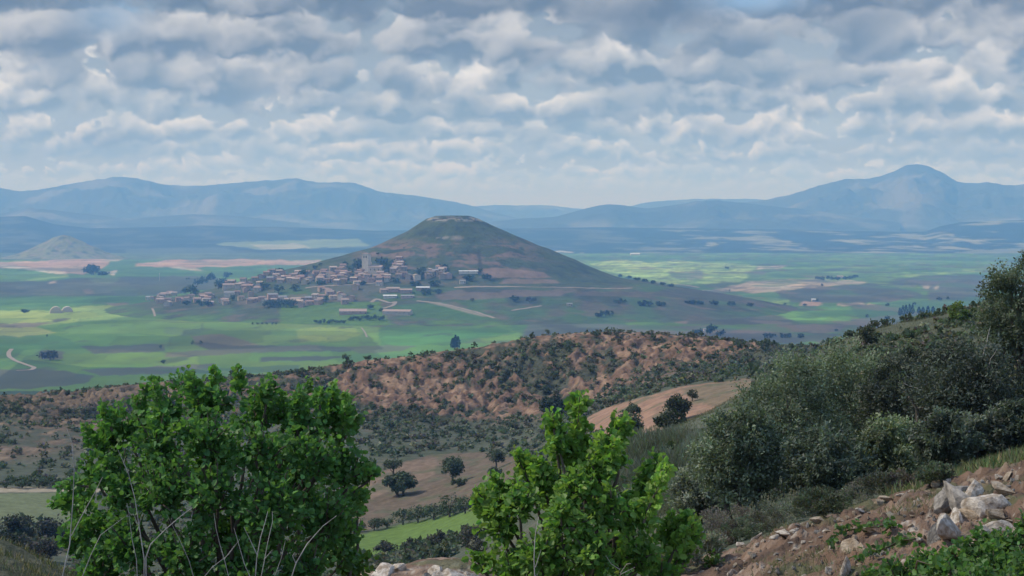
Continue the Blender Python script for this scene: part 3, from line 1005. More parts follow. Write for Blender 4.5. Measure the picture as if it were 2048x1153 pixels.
# ================================================================== mountain ranges
def mountain(name, pts, dc, foot, seed, rough=1.0, col=(0.075, 0.085, 0.06), px0=None, px1=None, d0=0.84, d1=1.12):
    xs = [p[0] for p in pts]
    px = np.arange(xs[0] if px0 is None else px0, (xs[-1] if px1 is None else px1) + 1, 4.0)
    cr = np.interp(px, xs, [p[1] for p in pts])
    cr = blur(cr[None, :], 2, 1)[0] + rough * 1.6 * fbm(px * 0.05, px * 0 + seed, 4, seed) * np.clip((foot - cr) / 40, 0.15, 1)
    _, b = ray(px, cr)
    h = EYE + b * dc
    t = np.concatenate([np.linspace(0, 1, 70), np.linspace(1.03, 2, 16)])
    PX_, T = np.meshgrid(px, t)
    D = np.where(T <= 1, dc * (d0 + (1 - d0) * T), dc * (1 + (d1 - 1) * (T - 1)))
    X = (PX_ - CX) / FPX * D
    sh_ = np.interp(T, [0, 0.2, 0.5, 0.8, 1.0, 1.1, 1.5, 2.0], [0.0, 0.10, 0.36, 0.74, 1.0, 0.97, 0.5, 0.0])
    rel = ridged(X * 0.00075, D * 0.00075, 6, seed + 3, 0.6)
    Z = np.maximum(h[None, :], 5) * sh_ * (1 + 1.0 * (rel - 0.5) * np.sin(np.clip(T, 0, 1) * math.pi)) - 2
    cc = np.empty(X.shape + (3,), np.float32)
    cc[:] = col
    cc = lerp(cc, (0.22, 0.21, 0.16), sstep(fbm(X * 0.0014, D * 0.0014, 6, seed + 9), 0.05, 0.35) * 0.65)
    return obj(name, grid_mesh(name, X, D, Z, cc, M_MTN), kind='structure')


mountain('mountains_beyond', [(860, 440), (940, 413), (1000, 410), (1040, 411), (1090, 410), (1150, 417), (1230, 420), (1290, 405), (1350, 400), (1400, 398), (1500, 398), (1560, 401), (1620, 420), (1700, 440)], 21500, 440, 171, 1.2)
mountain('mountain_range', [(-520, 380), (-200, 365), (-60, 372), (0, 375), (40, 383), (90, 378), (180, 361), (240, 353), (290, 359), (330, 370), (400, 372), (470, 366), (520, 362), (560, 359), (590, 356), (640, 366), (700, 364), (725, 370), (760, 384), (830, 391), (900, 402), (950, 413), (1000, 428), (1080, 446)], 18000, 446, 181, 1.6)
mountain('peaked_mountain', [(1330, 446), (1400, 420), (1450, 408), (1520, 402), (1590, 387), (1640, 370), (1690, 358), (1740, 357), (1770, 350), (1795, 338), (1815, 329), (1835, 328), (1860, 333), (1885, 346), (1915, 365), (1950, 367), (1980, 364), (2010, 371), (2048, 368), (2200, 385), (2400, 375), (2620, 395)], 16800, 446, 191, 1.6)
mountain('foothills', [(960, 446), (1040, 437), (1110, 434), (1160, 420), (1200, 410), (1225, 408), (1250, 411), (1290, 417), (1350, 410), (1390, 403), (1430, 400), (1480, 405), (1540, 412), (1620, 420), (1700, 432), (1800, 446)], 15000, 446, 197, 1.4, (0.06, 0.07, 0.05))
mountain('dark_foothills', [(-520, 425), (-200, 420), (0, 428), (60, 415), (150, 425), (260, 438), (380, 428), (480, 432), (600, 446)], 15200, 446, 203, 1.4, (0.065, 0.075, 0.055))

# ================================================================== haze: one box of air round camera and land
hm = bpy.data.materials.new('haze')
hm.use_nodes = True
hm.node_tree.nodes.clear()
hn = NT(hm.node_tree)
pv = hn.node('ShaderNodeVolumePrincipled')
pv.inputs['Color'].default_value = (0.22, 0.51, 1.0, 1)
pv.inputs['Density'].default_value = 1.04e-4
pv.inputs['Anisotropy'].default_value = 0.0
pv.inputs['Absorption Color'].default_value = (1, 1, 1, 1)
ho = hn.node('ShaderNodeOutputMaterial')
hn.put(ho.inputs['Volume'], pv.outputs[0])
hb = []
for z in (-20.0, 700.0):
    for y in (-3000.0, 43000.0):
        for x in (-45000.0, 45000.0):
            hb.append((x, y, z))
hme = bpy.data.meshes.new('haze')
hme.from_pydata(hb, [], [(0, 2, 3, 1), (4, 5, 7, 6), (0, 1, 5, 4), (2, 6, 7, 3), (0, 4, 6, 2), (1, 3, 7, 5)])
hme.materials.append(hm)
obj('haze', hme, kind='stuff')

# ================================================================== plant building blocks
class Acc:
    """collects faces for one mesh"""

    def __init__(self):
        self.v, self.l, self.s, self.c, self.m = [], [], [], [], []
        self.nv = self.nl = 0

    def add(self, V, F, cols, mi=0):
        """V (n,3); F (k,m) indices; cols (n,3) or one colour"""
        V = np.asarray(V, np.float32).reshape(-1, 3)
        F = np.asarray(F, np.int32)
        if len(V) == 0 or len(F) == 0:
            return self
        self.v.append(V)
        self.l.append((F + self.nv).ravel())
        self.s.append(np.arange(len(F)) * F.shape[1] + self.nl)
        cols = np.asarray(cols, np.float32)
        self.c.append(np.broadcast_to(cols, (len(V), 3)))
        self.m.append(np.full(len(F), mi, np.int32))
        self.nv += len(V)
        self.nl += F.size
        return self

    def mesh(self, name, mats, smooth=False):
        return raw_mesh(name, np.concatenate(self.v), np.concatenate(self.l), np.concatenate(self.s), mats, np.concatenate(self.c), smooth, np.concatenate(self.m))


def unit(a):
    return a / np.maximum(np.linalg.norm(a, axis=-1, keepdims=True), 1e-9)


def tube(acc, pts, radii, col, sides=6, mi=0):
    pts = np.asarray(pts, float)
    n = len(pts)
    tan = unit(np.gradient(pts, axis=0))
    ref = np.array([0.31, 0.77, 0.55])
    a = unit(np.cross(tan, ref))
    b = np.cross(tan, a)
    th = np.arange(sides) * 2 * np.pi / sides
    rr = np.broadcast_to(np.asarray(radii, float), (n,))
    V = pts[:, None, :] + rr[:, None, None] * (np.cos(th)[None, :, None] * a[:, None, :] + np.sin(th)[None, :, None] * b[:, None, :])
    i = np.arange(n - 1)[:, None] * sides
    j = np.arange(sides)[None, :]
    k = (j + 1) % sides
    F = np.stack([i + j, i + k, i + sides + k, i + sides + j], -1).reshape(-1, 4)
    acc.add(V.reshape(-1, 3), F, col, mi)
    V2 = np.concatenate([V[-1], pts[-1:] + tan[-1:] * rr[-1]])
    acc.add(V2, [[q, (q + 1) % sides, sides] for q in range(sides)], col, mi)


def frames(n, rng, up=0.5, out=None, outw=0.0):
    """random leaf frames: axis, side, normal"""
    nor = unit(rng.normal(size=(n, 3)) + np.array([0, 0, up]) + (0 if out is None else out * outw))
    ax_ = unit(np.cross(nor, unit(rng.normal(size=(n, 3)))))
    return ax_, np.cross(nor, ax_), nor


def leaf_quads(acc, P, size, cols, rng, up=0.5, aspect=0.5, out=None, outw=0.0, axis=None, axw=0.0, mi=0):
    n = len(P)
    A, S, N = frames(n, rng, up, out, outw)
    if axis is not None:
        A = unit(A + axis * axw)
        S = unit(np.cross(N, A))
    sz = np.asarray(size).reshape(-1, 1) * np.ones((n, 1))
    w = sz * aspect * 0.5
    V = np.stack([P, P + A * sz * 0.5 + S * w + N * sz * 0.07, P + A * sz, P + A * sz * 0.5 - S * w + N * sz * 0.07], 1)
    F = np.arange(n * 4).reshape(n, 4)
    acc.add(V.reshape(-1, 3), F, np.repeat(cols, 4, 0), mi)


LOBE = [(0.0, 0.0), (0.12, 0.26), (0.34, 0.45), (0.50, 0.33), (0.68, 0.40), (0.84, 0.22), (1.0, 0.0)]


def leaf_lobed(acc, P, size, cols, rng, up=0.6, out=None, outw=0.0, axis=None, axw=0.0, mi=0, fold=0.3):
    """leaves with three lobes, folded along the midrib"""
    n = len(P)
    A, S, N = frames(n, rng, up, out, outw)
    if axis is not None:
        A = unit(A + axis * axw)
        S = unit(np.cross(N, A))
        N = np.cross(A, S)
    sz = (np.asarray(size).reshape(-1, 1) * np.ones((n, 1)))
    rows = []
    for sgn in (1, -1):
        for u, v in LOBE:
            rows.append(P + sz * (A * u + S * (v * sgn) + N * (v * fold - 0.22 * u * u)))
    V = np.stack(rows, 1)
    m_ = len(LOBE)
    base = np.arange(n)[:, None] * (2 * m_)
    f1 = base + np.arange(m_)[None, ::-1]
    f2 = base + m_ + np.arange(m_)[None, :]
    acc.add(V.reshape(-1, 3), np.concatenate([f1, f2]), np.repeat(cols, 2 * m_, 0), mi)


def vary(col, n, rng, amt=0.22, hue=0.10):
    c_ = np.asarray(col, np.float32)[None, :] * (1 + amt * rng.normal(size=(n, 1))).clip(0.35, 2.0)
    c_ = c_ * (1 + hue * rng.normal(size=(n, 3))).clip(0.6, 1.5)
    return c_.clip(0.004, 0.9).astype(np.float32)


def ball(n, rng, r0=0.0):
    d = unit(rng.normal(size=(n, 3)))
    r = (r0 ** 3 + (1 - r0 ** 3) * rng.rand(n, 1)) ** (1 / 3.0)
    return d * r


M_LEAF = leaf_mat('green_leaves', 0.42, 0.5, 0.28, 0.20)
M_OLIVE = leaf_mat('evergreen_leaves', 0.25, 0.6, 0.25, 0.15)
M_SCRUB = leaf_mat('scrub_leaves', 0.25, 0.8, 0.1, 0.25, 0.28)
M_BARK = solid_mat('bark', (0.13, 0.105, 0.08), 14.0, 0.4, 0.9, 0.6, (1, 1, 0.3))
M_DEADWOOD = solid_mat('dead_wood', (0.40, 0.36, 0.31), 30.0, 0.3, 0.85, 0.3, (1, 1, 0.2))


def crown_clumps(rng, n, rx, ry, rz, cz, flat=0.0):
    """centres and radii of leaf clumps filling an uneven ellipsoid"""
    d = ball(n, rng, 0.45)
    d[:, 2] = np.where(d[:, 2] < 0, d[:, 2] * (0.75 - flat), d[:, 2])
    c_ = d * np.array([rx, ry, rz]) * 0.80
    c_[:, 2] += cz
    rad = (0.26 + 0.20 * rng.rand(n)) * min(rx, rz)
    return c_, rad


def crown(rng, rx, ry, rz, cz, clumps, per, size, col, aspect=0.55, up=0.5, lowcol=None, spiky=0.0):
    acc = Acc()
    C_, Rr = crown_clumps(rng, clumps, rx, ry, rz, cz)
    for q in range(clumps):
        n = max(6, int(per * (0.7 + 0.6 * rng.rand())))
        d = ball(n, rng, 0.55)
        P = C_[q] + d * Rr[q] * np.array([1.0, 1.0, 0.85])
        out = unit(P - np.array([0, 0, cz - rz * 0.3]))
        cl = vary(col, n, rng, 0.20) * (0.8 + 0.4 * rng.rand())
        leaf_quads(acc, P, size * (0.7 + 0.6 * rng.rand(n)), cl, rng, up, aspect, out, 0.7, out + np.array([0, 0, 0.6]), spiky)
    return acc, C_


def twisted(rng, a, b, n=6, amp=0.08):
    a, b = np.asarray(a, float), np.asarray(b, float)
    t = np.linspace(0, 1, n)[:, None]
    L = np.linalg.norm(b - a)
    p = a + (b - a) * t
    w = rng.normal(size=(n, 3)) * amp * L
    w[0] = w[-1] = 0
    w = np.cumsum(w, 0) * 0.5
    w = w - t * w[-1]
    return p + w


def tree(name, label, cat, base, w, h, trunk_h, seed, col, group=None, leaf=0.34, clumps=36, per=80, lean=0.0, mat=None, trunks=1, depth=None):
    """a tree: tapered trunk with limbs, crown of leaf clumps"""
    rng = np.random.RandomState(seed)
    root = bpy.data.objects.new(name, None)
    COL.objects.link(root)
    root.location = tuple(base)
    root.empty_display_size = 0.5
    tag(root, label, cat, group)
    rz = (h - trunk_h) / 2 * 1.08
    cz = trunk_h + (h - trunk_h) / 2
    acc, C_ = crown(rng, w / 2, (depth or w) / 2, rz, cz, clumps, per, leaf, col)
    obj('crown', acc.mesh('crown', mat or M_OLIVE), root)
    tr = Acc()
    r0 = 0.035 * h + 0.02 * w
    for k in range(trunks):
        a = np.array([(k - (trunks - 1) / 2) * w * 0.13, 0, -0.25])
        top = np.array([a[0] * 1.8 + lean * w * 0.3, 0, cz])
        pts = twisted(rng, a, top, 7, 0.05)
        tube(tr, pts, np.linspace(r0, r0 * 0.35, 7), (0.1, 0.08, 0.06), 7)
        for q in rng.choice(len(C_), min(7, len(C_)), replace=False):
            s = pts[rng.randint(2, 6)]
            tube(tr, twisted(rng, s, C_[q], 5, 0.06), np.linspace(r0 * 0.4, r0 * 0.1, 5), (0.1, 0.08, 0.06), 5)
    obj('trunk', tr.mesh('trunk', M_BARK, True), root)
    return root


# ================================================================== scrub of the valley, ridge and hillside
def sample(G, x, y):
    z = table_z(x, y)
    px, _ = project(x, y, z)
    i = np.clip(((px - GPX[0]) / 4.0).astype(int), 0, len(GPX) - 1)
    j = np.clip(np.interp(np.log(y), LOGD, np.arange(len(GD))).astype(int), 0, len(GD) - 1)
    return G[j, i]


soil = inbad * bare


def scrub_mesh(seed, nclump, per, col, leaf, tall=0.75, spiky=0.3):
    rng = np.random.RandomState(seed)
    acc, _ = crown(rng, 0.5, 0.5, 0.5 * tall, 0.36 * tall, nclump, per, leaf, col, 0.7, 0.6, None, spiky)
    return acc


SCRUB_COLS = [(0.130, 0.150, 0.092), (0.095, 0.120, 0.074), (0.165, 0.172, 0.115), (0.145, 0.135, 0.104), (0.108, 0.135, 0.088), (0.19, 0.195, 0.135)]
_protos = [scrub_mesh(700 + k, 9, 16, SCRUB_COLS[k], 0.24, (0.7, 0.9, 0.6, 0.65, 0.8, 0.55)[k]) for k in range(6)]
SHRUB_ME = [a.mesh('shrub', M_SCRUB) for a in _protos]
_light = [scrub_mesh(720 + k, 5, 9, SCRUB_COLS[k], 0.36, (0.7, 0.9, 0.6, 0.65, 0.8, 0.55)[k]) for k in range(6)]


def scatter(seed, n, d0, d1, p0, p1, keep):
    rng = np.random.RandomState(seed)
    d = np.sqrt(d0 ** 2 + (d1 ** 2 - d0 ** 2) * rng.rand(n))
    px = p0 + (p1 - p0) * rng.rand(n)
    x = (px - CX) / FPX * d
    ok = keep(x, d, rng)
    return x[ok], d[ok]


def in_any(x, y, polys):
    z = table_z(x, y)
    px, py = project(x, y, z)
    r = np.zeros(len(x), bool)
    for p in polys:
        r |= in_poly(px, py, p)
    return r


OPEN = [FIELD_HIGH, FIELD_LOW, GRASS_STRIP, [(-400, 974), (200, 972), (200, 1050), (-400, 1052)]]


def keep_ridge(x, y, rng):
    s = sample(soil, x, y)
    cl = sstep(fbm(x * 0.06, y * 0.05, 4, 731), -0.28, 0.22)
    return (rng.rand(len(x)) > s * 0.95 - 0.08) & (rng.rand(len(x)) < 0.12 + 0.88 * cl)


def keep_valley(x, y, rng):
    dens = sstep(fbm(x * 0.03, y * 0.03, 3, 733), -0.35, 0.3)
    return ~in_any(x, y, OPEN) & (rng.rand(len(x)) < 0.25 + 0.75 * dens)


def keep_slope(x, y, rng):
    dens = sstep(fbm(x * 0.08, y * 0.05, 3, 737), -0.3, 0.25)
    return ~in_any(x, y, OPEN) & (rng.rand(len(x)) < 0.15 + 0.85 * dens)


SETS = [  # name, scatter, size range, individuals, label, group
    ('ridge', scatter(741, 15000, 500, 590, -150, 1650, keep_ridge), (0.5, 2.0), 105, 'dark round shrub dotted over the bare red earth ridge', 'shrubs on the red ridge'),
    ('valley', scatter(743, 7000, 190, 500, -250, 1560, keep_valley), (0.7, 2.4), 105, 'low grey green shrub in the scrub below the red ridge', 'shrubs on the valley floor'),
    ('slope', scatter(745, 5200, 70, 215, 1250, 2200, keep_slope), (0.35, 1.0), 85, 'low dark shrub on the grassy hillside at the right', 'shrubs on the right hillside'),
]
scrub_acc = Acc()
for name, (xs, ys), (s0, s1), nind, lab, grp in SETS:
    rng = np.random.RandomState(len(name) * 7)
    size = s0 + (s1 - s0) * rng.rand(len(xs)) ** 2.2
    zs = ground(xs, ys)
    spx, spy = project(xs, ys, zs)
    vis = (spx > -20) & (spx < 2068) & (ys < 583)
    order = np.argsort(-(size / ys) * vis)
    for rank, k in enumerate(order):
        kind = rng.randint(6)
        if rank < nind:
            o = obj('shrub', SHRUB_ME[kind], None, lab, 'shrub', grp)
            o.location = (xs[k], ys[k], zs[k] - 0.05 * size[k])
            o.scale = (size[k] * (0.9 + 0.4 * rng.rand()), size[k] * (0.9 + 0.3 * rng.rand()), size[k] * (0.75 + 0.4 * rng.rand()))
            o.rotation_euler = (0, 0, rng.rand() * 6.28)
        else:
            src = _light[kind]
            th = rng.rand() * 6.28
            rot = np.array([[math.cos(th), -math.sin(th), 0], [math.sin(th), math.cos(th), 0], [0, 0, 1]], np.float32)
            for v, l, s_, c_ in zip(src.v, src.l, src.s, src.c):
                break
            V = np.concatenate(src.v) @ rot.T * size[k] * (0.8 + 0.5 * rng.rand()) + np.array([xs[k], ys[k], zs[k] - 0.05 * size[k]])
            F = np.arange(len(V)).reshape(-1, 4)
            scrub_acc.add(V, F, np.concatenate(src.c) * (0.75 + 0.5 * rng.rand()))
obj('scrub', scrub_acc.mesh('scrub', M_SCRUB), None, 'low grey green scrub covering valley ridge and hillside', 'scrub', None, 'stuff')

# ================================================================== single trees of the middle distance
OAK = (0.088, 0.115, 0.064)
OAK2 = (0.095, 0.115, 0.066)


def tree_at(name, label, px, py_base, d0, d1, wpx, hpx, trunk_px, seed, col=OAK, cat='tree', group=None, **kw):
    p = hit(px, py_base, d0, d1)
    s = p[1] / FPX
    leaf = max(0.16, min(0.9, wpx * s * 0.085))
    return tree(name, label, cat, p, wpx * s, hpx * s, trunk_px * s, seed, col, group, leaf, **kw)


FT = 'trees on the lower brown field'
tree_at('oak_tree', 'rounded dark oak with a clear short trunk in the middle of the brown field', 905, 965, 250, 500, 52, 52, 9, 801, OAK, group=FT)
tree_at('oak_tree', 'wide spreading dark oak with two stems on the brown field', 800, 992, 250, 500, 76, 46, 8, 802, OAK, group=FT, trunks=2, clumps=44)
tree_at('oak_tree', 'small thin oak behind the wide spreading oak', 787, 950, 250, 500, 46, 33, 10, 803, OAK2, group=FT, per=26)
tree_at('oak_tree', 'loose crowned oak at the far right edge of the brown field', 993, 938, 250, 500, 48, 40, 12, 804, OAK2, group=FT, per=30)
tree_at('round_shrub', 'low dark bush just right of the rounded field oak', 918, 973, 250, 500, 38, 18, 1, 805, OAK, 'shrub', None, clumps=16)
tree_at('round_shrub', 'low bush beneath the loose crowned oak', 990, 954, 250, 500, 36, 20, 1, 806, OAK2, 'shrub', None, clumps=16)
UT = 'bushes on the upper pink field'
tree_at('round_bush', 'largest round bush on the upper pinkish field', 1355, 842, 180, 330, 60, 50, 3, 811, (0.055, 0.068, 0.036), 'bush', UT)
tree_at('round_bush', 'small grey green bush behind the largest round bush', 1385, 803, 180, 340, 26, 24, 3, 812, (0.075, 0.085, 0.055), 'bush', UT, clumps=16)
tree_at('round_bush', 'upright dark bush by the light green foreground bush top', 1258, 880, 160, 330, 58, 60, 3, 813, OAK2, 'bush', UT)
tree_at('round_bush', 'flat topped small bush behind the upright dark bush', 1266, 830, 180, 340, 40, 24, 2, 814, OAK, 'bush', UT, clumps=18)
tree_at('round_bush', 'big dark bush standing in scrub left of the pinkish field', 1108, 836, 250, 520, 62, 46, 2, 815, (0.040, 0.056, 0.034), 'bush', UT)
tree_at('round_bush', 'low spreading bush below the largest round bush', 1345, 868, 120, 330, 84, 34, 1, 816, (0.062, 0.075, 0.05), 'bush', UT)
tree_at('pine_tree', 'left tree of the lone pair on the ridge crest', 696, 733, 530, 580, 24, 26, 11, 821, (0.06, 0.075, 0.04), clumps=18, per=30, group='pair of trees on the ridge crest')
tree_at('pine_tree', 'right tree of the lone pair on the ridge crest', 734, 731, 530, 580, 24, 22, 10, 822, (0.06, 0.075, 0.04), clumps=14, per=26, lean=0.3, group='pair of trees on the ridge crest')
for k, (px, py, w, h, lab) in enumerate([
        (1234, 676, 38, 20, 'broad dark shrub on top of the red ridge'), (1098, 668, 16, 14, 'small round tree at the highest left end of the red ridge'),
        (1192, 674, 34, 12, 'long low shrub on the red ridge top'), (1302, 674, 22, 14, 'round shrub on the red ridge right of the broad dark one'),
        (603, 752, 36, 16, 'broad shrub on the ridge crest left of the lone tree pair'), (462, 750, 40, 18, 'dark shrub on the crest beside the big bush top'),
        (1135, 700, 26, 20, 'bush growing on the bare red ridge face'), (1478, 696, 34, 18, 'dark shrub where the red ridge meets the hillside'),
        (1530, 698, 44, 20, 'wide dark shrub at the right end of the red ridge'), (1655, 688, 40, 22, 'dark shrub at the foot of the right hillside crest')]):
    tree_at('round_shrub', lab, px, py, 480, 585, w, h, 1, 830 + k, OAK, 'shrub', 'shrubs along the ridge crest', clumps=14, per=30)
# hedge along the bright grass strip: one row of bushes
HEDGE = [(718, 1064, 34, 26), (748, 1062, 34, 24), (775, 1056, 30, 20), (806, 1050, 40, 30), (836, 1046, 40, 34), (868, 1040, 42, 36), (900, 1034, 46, 42), (930, 1028, 40, 34), (960, 1006, 34, 26)]
ORD = ['first', 'second', 'third', 'fourth', 'fifth', 'sixth', 'seventh', 'eighth', 'ninth', 'tenth', 'eleventh', 'twelfth', 'thirteenth', 'fourteenth', 'fifteenth', 'sixteenth', 'seventeenth', 'eighteenth', 'nineteenth', 'twentieth']
for k, (px, py, w, h) in enumerate(HEDGE):
    tree_at('hedge_bush', f'dark hedge bush behind the bright grass strip, {ORD[k]} from the left', px, py, 230, 420, w * 1.25, h * 1.1, 1, 850 + k, OAK, 'bush', 'hedge behind the grass strip', clumps=18, per=36)
LH = [(10, 976, 44, 22), (45, 977, 44, 24), (78, 976, 40, 22), (110, 975, 40, 22), (142, 974, 36, 18)]
for k, (px, py, w, h) in enumerate(LH):
    tree_at('hedge_bush', f'dark hedge bush beside the pale track at the left, {ORD[k]} from the left', px, py, 300, 480, w * 1.2, h, 1, 870 + k, OAK, 'bush', 'hedge beside the left track', clumps=16, per=34)
LB = [(40, 1078, 90, 50), (105, 1085, 80, 50), (15, 1115, 90, 54), (80, 1125, 90, 50)]
for k, (px, py, w, h) in enumerate(LB):
    tree_at('round_shrub', ('grey green shrub below the olive grass at the left edge', 'dark shrub left of the big bush foot', 'dim shrub low at the left edge above the brown bank', 'purple brown shrub above the brown bank by the tall stalk')[k], px, py, 120, 340, w, h, 1, 880 + k, ((0.06, 0.066, 0.045), (0.05, 0.055, 0.045), (0.05, 0.058, 0.042), (0.07, 0.062, 0.052))[k], 'shrub', 'shrubs at the lower left', clumps=24, per=40)
MS = [(770, 1108, 60, 26), (830, 1106, 60, 30), (880, 1100, 66, 36), (935, 1092, 60, 40), (720, 1122, 60, 24), (955, 1110, 50, 30)]
for k, (px, py, w, h) in enumerate(MS):
    tree_at('round_shrub', f'grey brown shrub in front of the bright grass strip, {ORD[k]} of its row', px, py, 120, 330, w, h, 1, 890 + k, (0.085, 0.082, 0.062), 'shrub', 'shrubs in front of the grass strip', clumps=20, per=34)
tree_at('round_shrub', 'bright yellow green shrub on the right hillside crest', 1918, 650, 120, 200, 44, 48, 2, 901, (0.14, 0.19, 0.05), 'shrub', clumps=20, mat=M_LEAF)
tree_at('round_shrub', 'small green shrub right of the yellow green one', 1950, 642, 120, 200, 26, 22, 2, 902, (0.09, 0.12, 0.045), 'shrub', clumps=14)
tree_at('round_shrub', 'soft grey green bush on the hillside crest above the dark shrubs', 1730, 700, 90, 200, 46, 48, 2, 903, (0.085, 0.095, 0.055), 'shrub', clumps=22)
CS = [(1745, 654, 30, 20), (1775, 648, 34, 18), (1815, 642, 40, 18), (1850, 632, 34, 16), (1880, 628, 30, 14), (1700, 668, 30, 14), (1985, 600, 34, 20)]
for k, (px, py, w, h) in enumerate(CS):
    tree_at('round_shrub', f'dark low shrub on the skyline of the right hillside, {ORD[k]} of its row', px, py, 110, 200, w, h, 1, 910 + k, OAK, 'shrub', 'shrubs along the right hillside crest', clumps=12, per=28)

# ================================================================== evergreen shrubs of the right foreground
def evergreen(label, px, py_base, d, wpx, hpx, seed, col, leaf=0.080, clumps=78, per=300, trunk_px=-12, name='evergreen_shrub', trunks=3, spiky=0.5, group=None, dx=0.9, twigs=None):
    a, _ = ray(px, py_base)
    base = np.array([a * d, d, float(ground(np.array([a * d]), np.array([d]))[0])])
    b0 = EYE + ray(px, py_base)[1] * d
    base[2] = min(base[2], b0)
    s = d / FPX
    rng = np.random.RandomState(seed)
    w, h, th = wpx * s, (hpx * s + (b0 - base[2])), trunk_px * s + (b0 - base[2])
    root = bpy.data.objects.new(name, None)
    COL.objects.link(root)
    root.location = tuple(base)
    tag(root, label, 'tree' if 'tree' in name else 'shrub', group)
    acc = Acc()
    rz, cz = (h - th) / 2 * 1.05, th + (h - th) / 2
    C_, Rr = crown_clumps(rng, clumps, w / 2, w / 2 * dx, rz, cz)
    Rr = Rr * 0.92
    for q in range(clumps):
        n = int(per * (0.6 + 0.8 * rng.rand()))
        # sprays: several short shoots per clump, leaves set along them
        ns = 9
        dirs = unit(ball(ns, rng, 0.9) + unit(C_[q] - np.array([0, 0, cz])) * 0.5 + np.array([0, 0, 0.45]))
        t = 0.15 + 0.85 * rng.rand(n, 1)
        which = rng.randint(ns, size=n)
        P = C_[q] + dirs[which] * Rr[q] * 1.35 * t + rng.normal(size=(n, 3)) * Rr[q] * 0.16
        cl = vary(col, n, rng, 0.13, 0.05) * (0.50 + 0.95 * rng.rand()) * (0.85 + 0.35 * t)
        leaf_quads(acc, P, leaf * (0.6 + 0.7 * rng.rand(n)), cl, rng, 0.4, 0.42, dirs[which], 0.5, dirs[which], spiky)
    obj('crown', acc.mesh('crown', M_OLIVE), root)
    tr = Acc()
    r0 = 0.022 * h + 0.02
    for k in range(trunks):
        a0 = np.array([(k - (trunks - 1) / 2) * w * 0.10, rng.normal() * 0.1, -0.3])
        pts = twisted(rng, a0, np.array([a0[0] * 2.5, rng.normal() * 0.2, cz]), 7, 0.07)
        tube(tr, pts, np.linspace(r0, r0 * 0.35, 7), (0.1, 0.08, 0.06), 7)
        for q in rng.choice(clumps, min(9, clumps), replace=False):
            tube(tr, twisted(rng, pts[rng.randint(2, 6)], C_[q], 6, 0.06), np.linspace(r0 * 0.4, r0 * 0.08, 6), (0.1, 0.08, 0.06), 5)
    obj('trunk', tr.mesh('trunk', M_BARK, True), root)
    if twigs:
        for q in rng.choice(clumps, twigs, replace=False):
            tw = Acc()
            e = C_[q] + unit(C_[q] - np.array([0, 0, cz * 0.6])) * Rr[q] * 1.3
            tube(tw, twisted(rng, C_[q] * 0.8 + np.array([0, 0, cz * 0.2]), e, 6, 0.07), np.linspace(0.018, 0.006, 6), (0.4, 0.36, 0.3), 5)
            obj('dead_twig', tw.mesh('dead_twig', M_DEADWOOD, True), root, 'bare grey twig showing in the crown')
    return root


EG = 'dark evergreen shrubs on the right slope'
GREY, DARK, OLV = (0.155, 0.188, 0.122), (0.078, 0.092, 0.070), (0.18, 0.208, 0.12)
evergreen('grey green evergreen shrub at the left front of the dark thicket', 1480, 1020, 36, 190, 215, 1001, GREY, group=EG, twigs=6)
evergreen('tall grey green evergreen shrub in the thicket beside the pinkish field', 1580, 985, 43, 225, 290, 1002, GREY, clumps=80, group=EG)
evergreen('broad olive green shrub in the middle of the dark thicket top', 1705, 960, 46, 230, 268, 1003, (0.165, 0.20, 0.125), clumps=85, group=EG, twigs=6)
evergreen('darkest upright shrub in the centre of the right thicket', 1815, 950, 44, 180, 258, 1004, DARK, clumps=80, group=EG, twigs=8)
evergreen('dark holm oak with bare forked stems showing at its right foot', 1940, 905, 41, 240, 218, 1005, DARK, clumps=110, per=260, trunk_px=0, name='holm_oak_tree', trunks=5, group=EG, twigs=10)
evergreen('low light olive shrub in front of the darkest upright shrub', 1790, 985, 36, 185, 140, 1006, OLV, group=EG, clumps=55)
evergreen('low dark shrub at the foot of the thicket above the earth bank', 1650, 1010, 35, 190, 150, 1007, (0.11, 0.135, 0.095), group=EG, clumps=55, twigs=5)
evergreen('tall narrow holm oak rising at the right edge of the picture', 2040, 770, 46, 165, 262, 1008, (0.115, 0.14, 0.085), clumps=90, per=260, trunk_px=10, name='holm_oak_tree', group=EG)
evergreen('rounded olive bush below the tall narrow holm oak', 2050, 830, 46, 150, 130, 1009, (0.15, 0.16, 0.095), clumps=60, group=EG)
evergreen('small grey shrub at the thicket foot beside the lone earth patch', 1405, 1040, 40, 120, 110, 1010, (0.19, 0.205, 0.15), clumps=36, group=EG)

evergreen('low dark shrub hiding the foot of the forked holm oak', 1885, 925, 33, 130, 95, 1011, (0.10, 0.12, 0.085), group=EG, clumps=44)
evergreen('low grey bush at the foot of the thicket near the right edge', 1965, 915, 34, 140, 95, 1012, (0.12, 0.135, 0.10), group=EG, clumps=44)
evergreen('low dark bush at the right edge above the grassy slope', 2045, 900, 34, 130, 100, 1013, (0.09, 0.11, 0.075), group=EG, clumps=44)

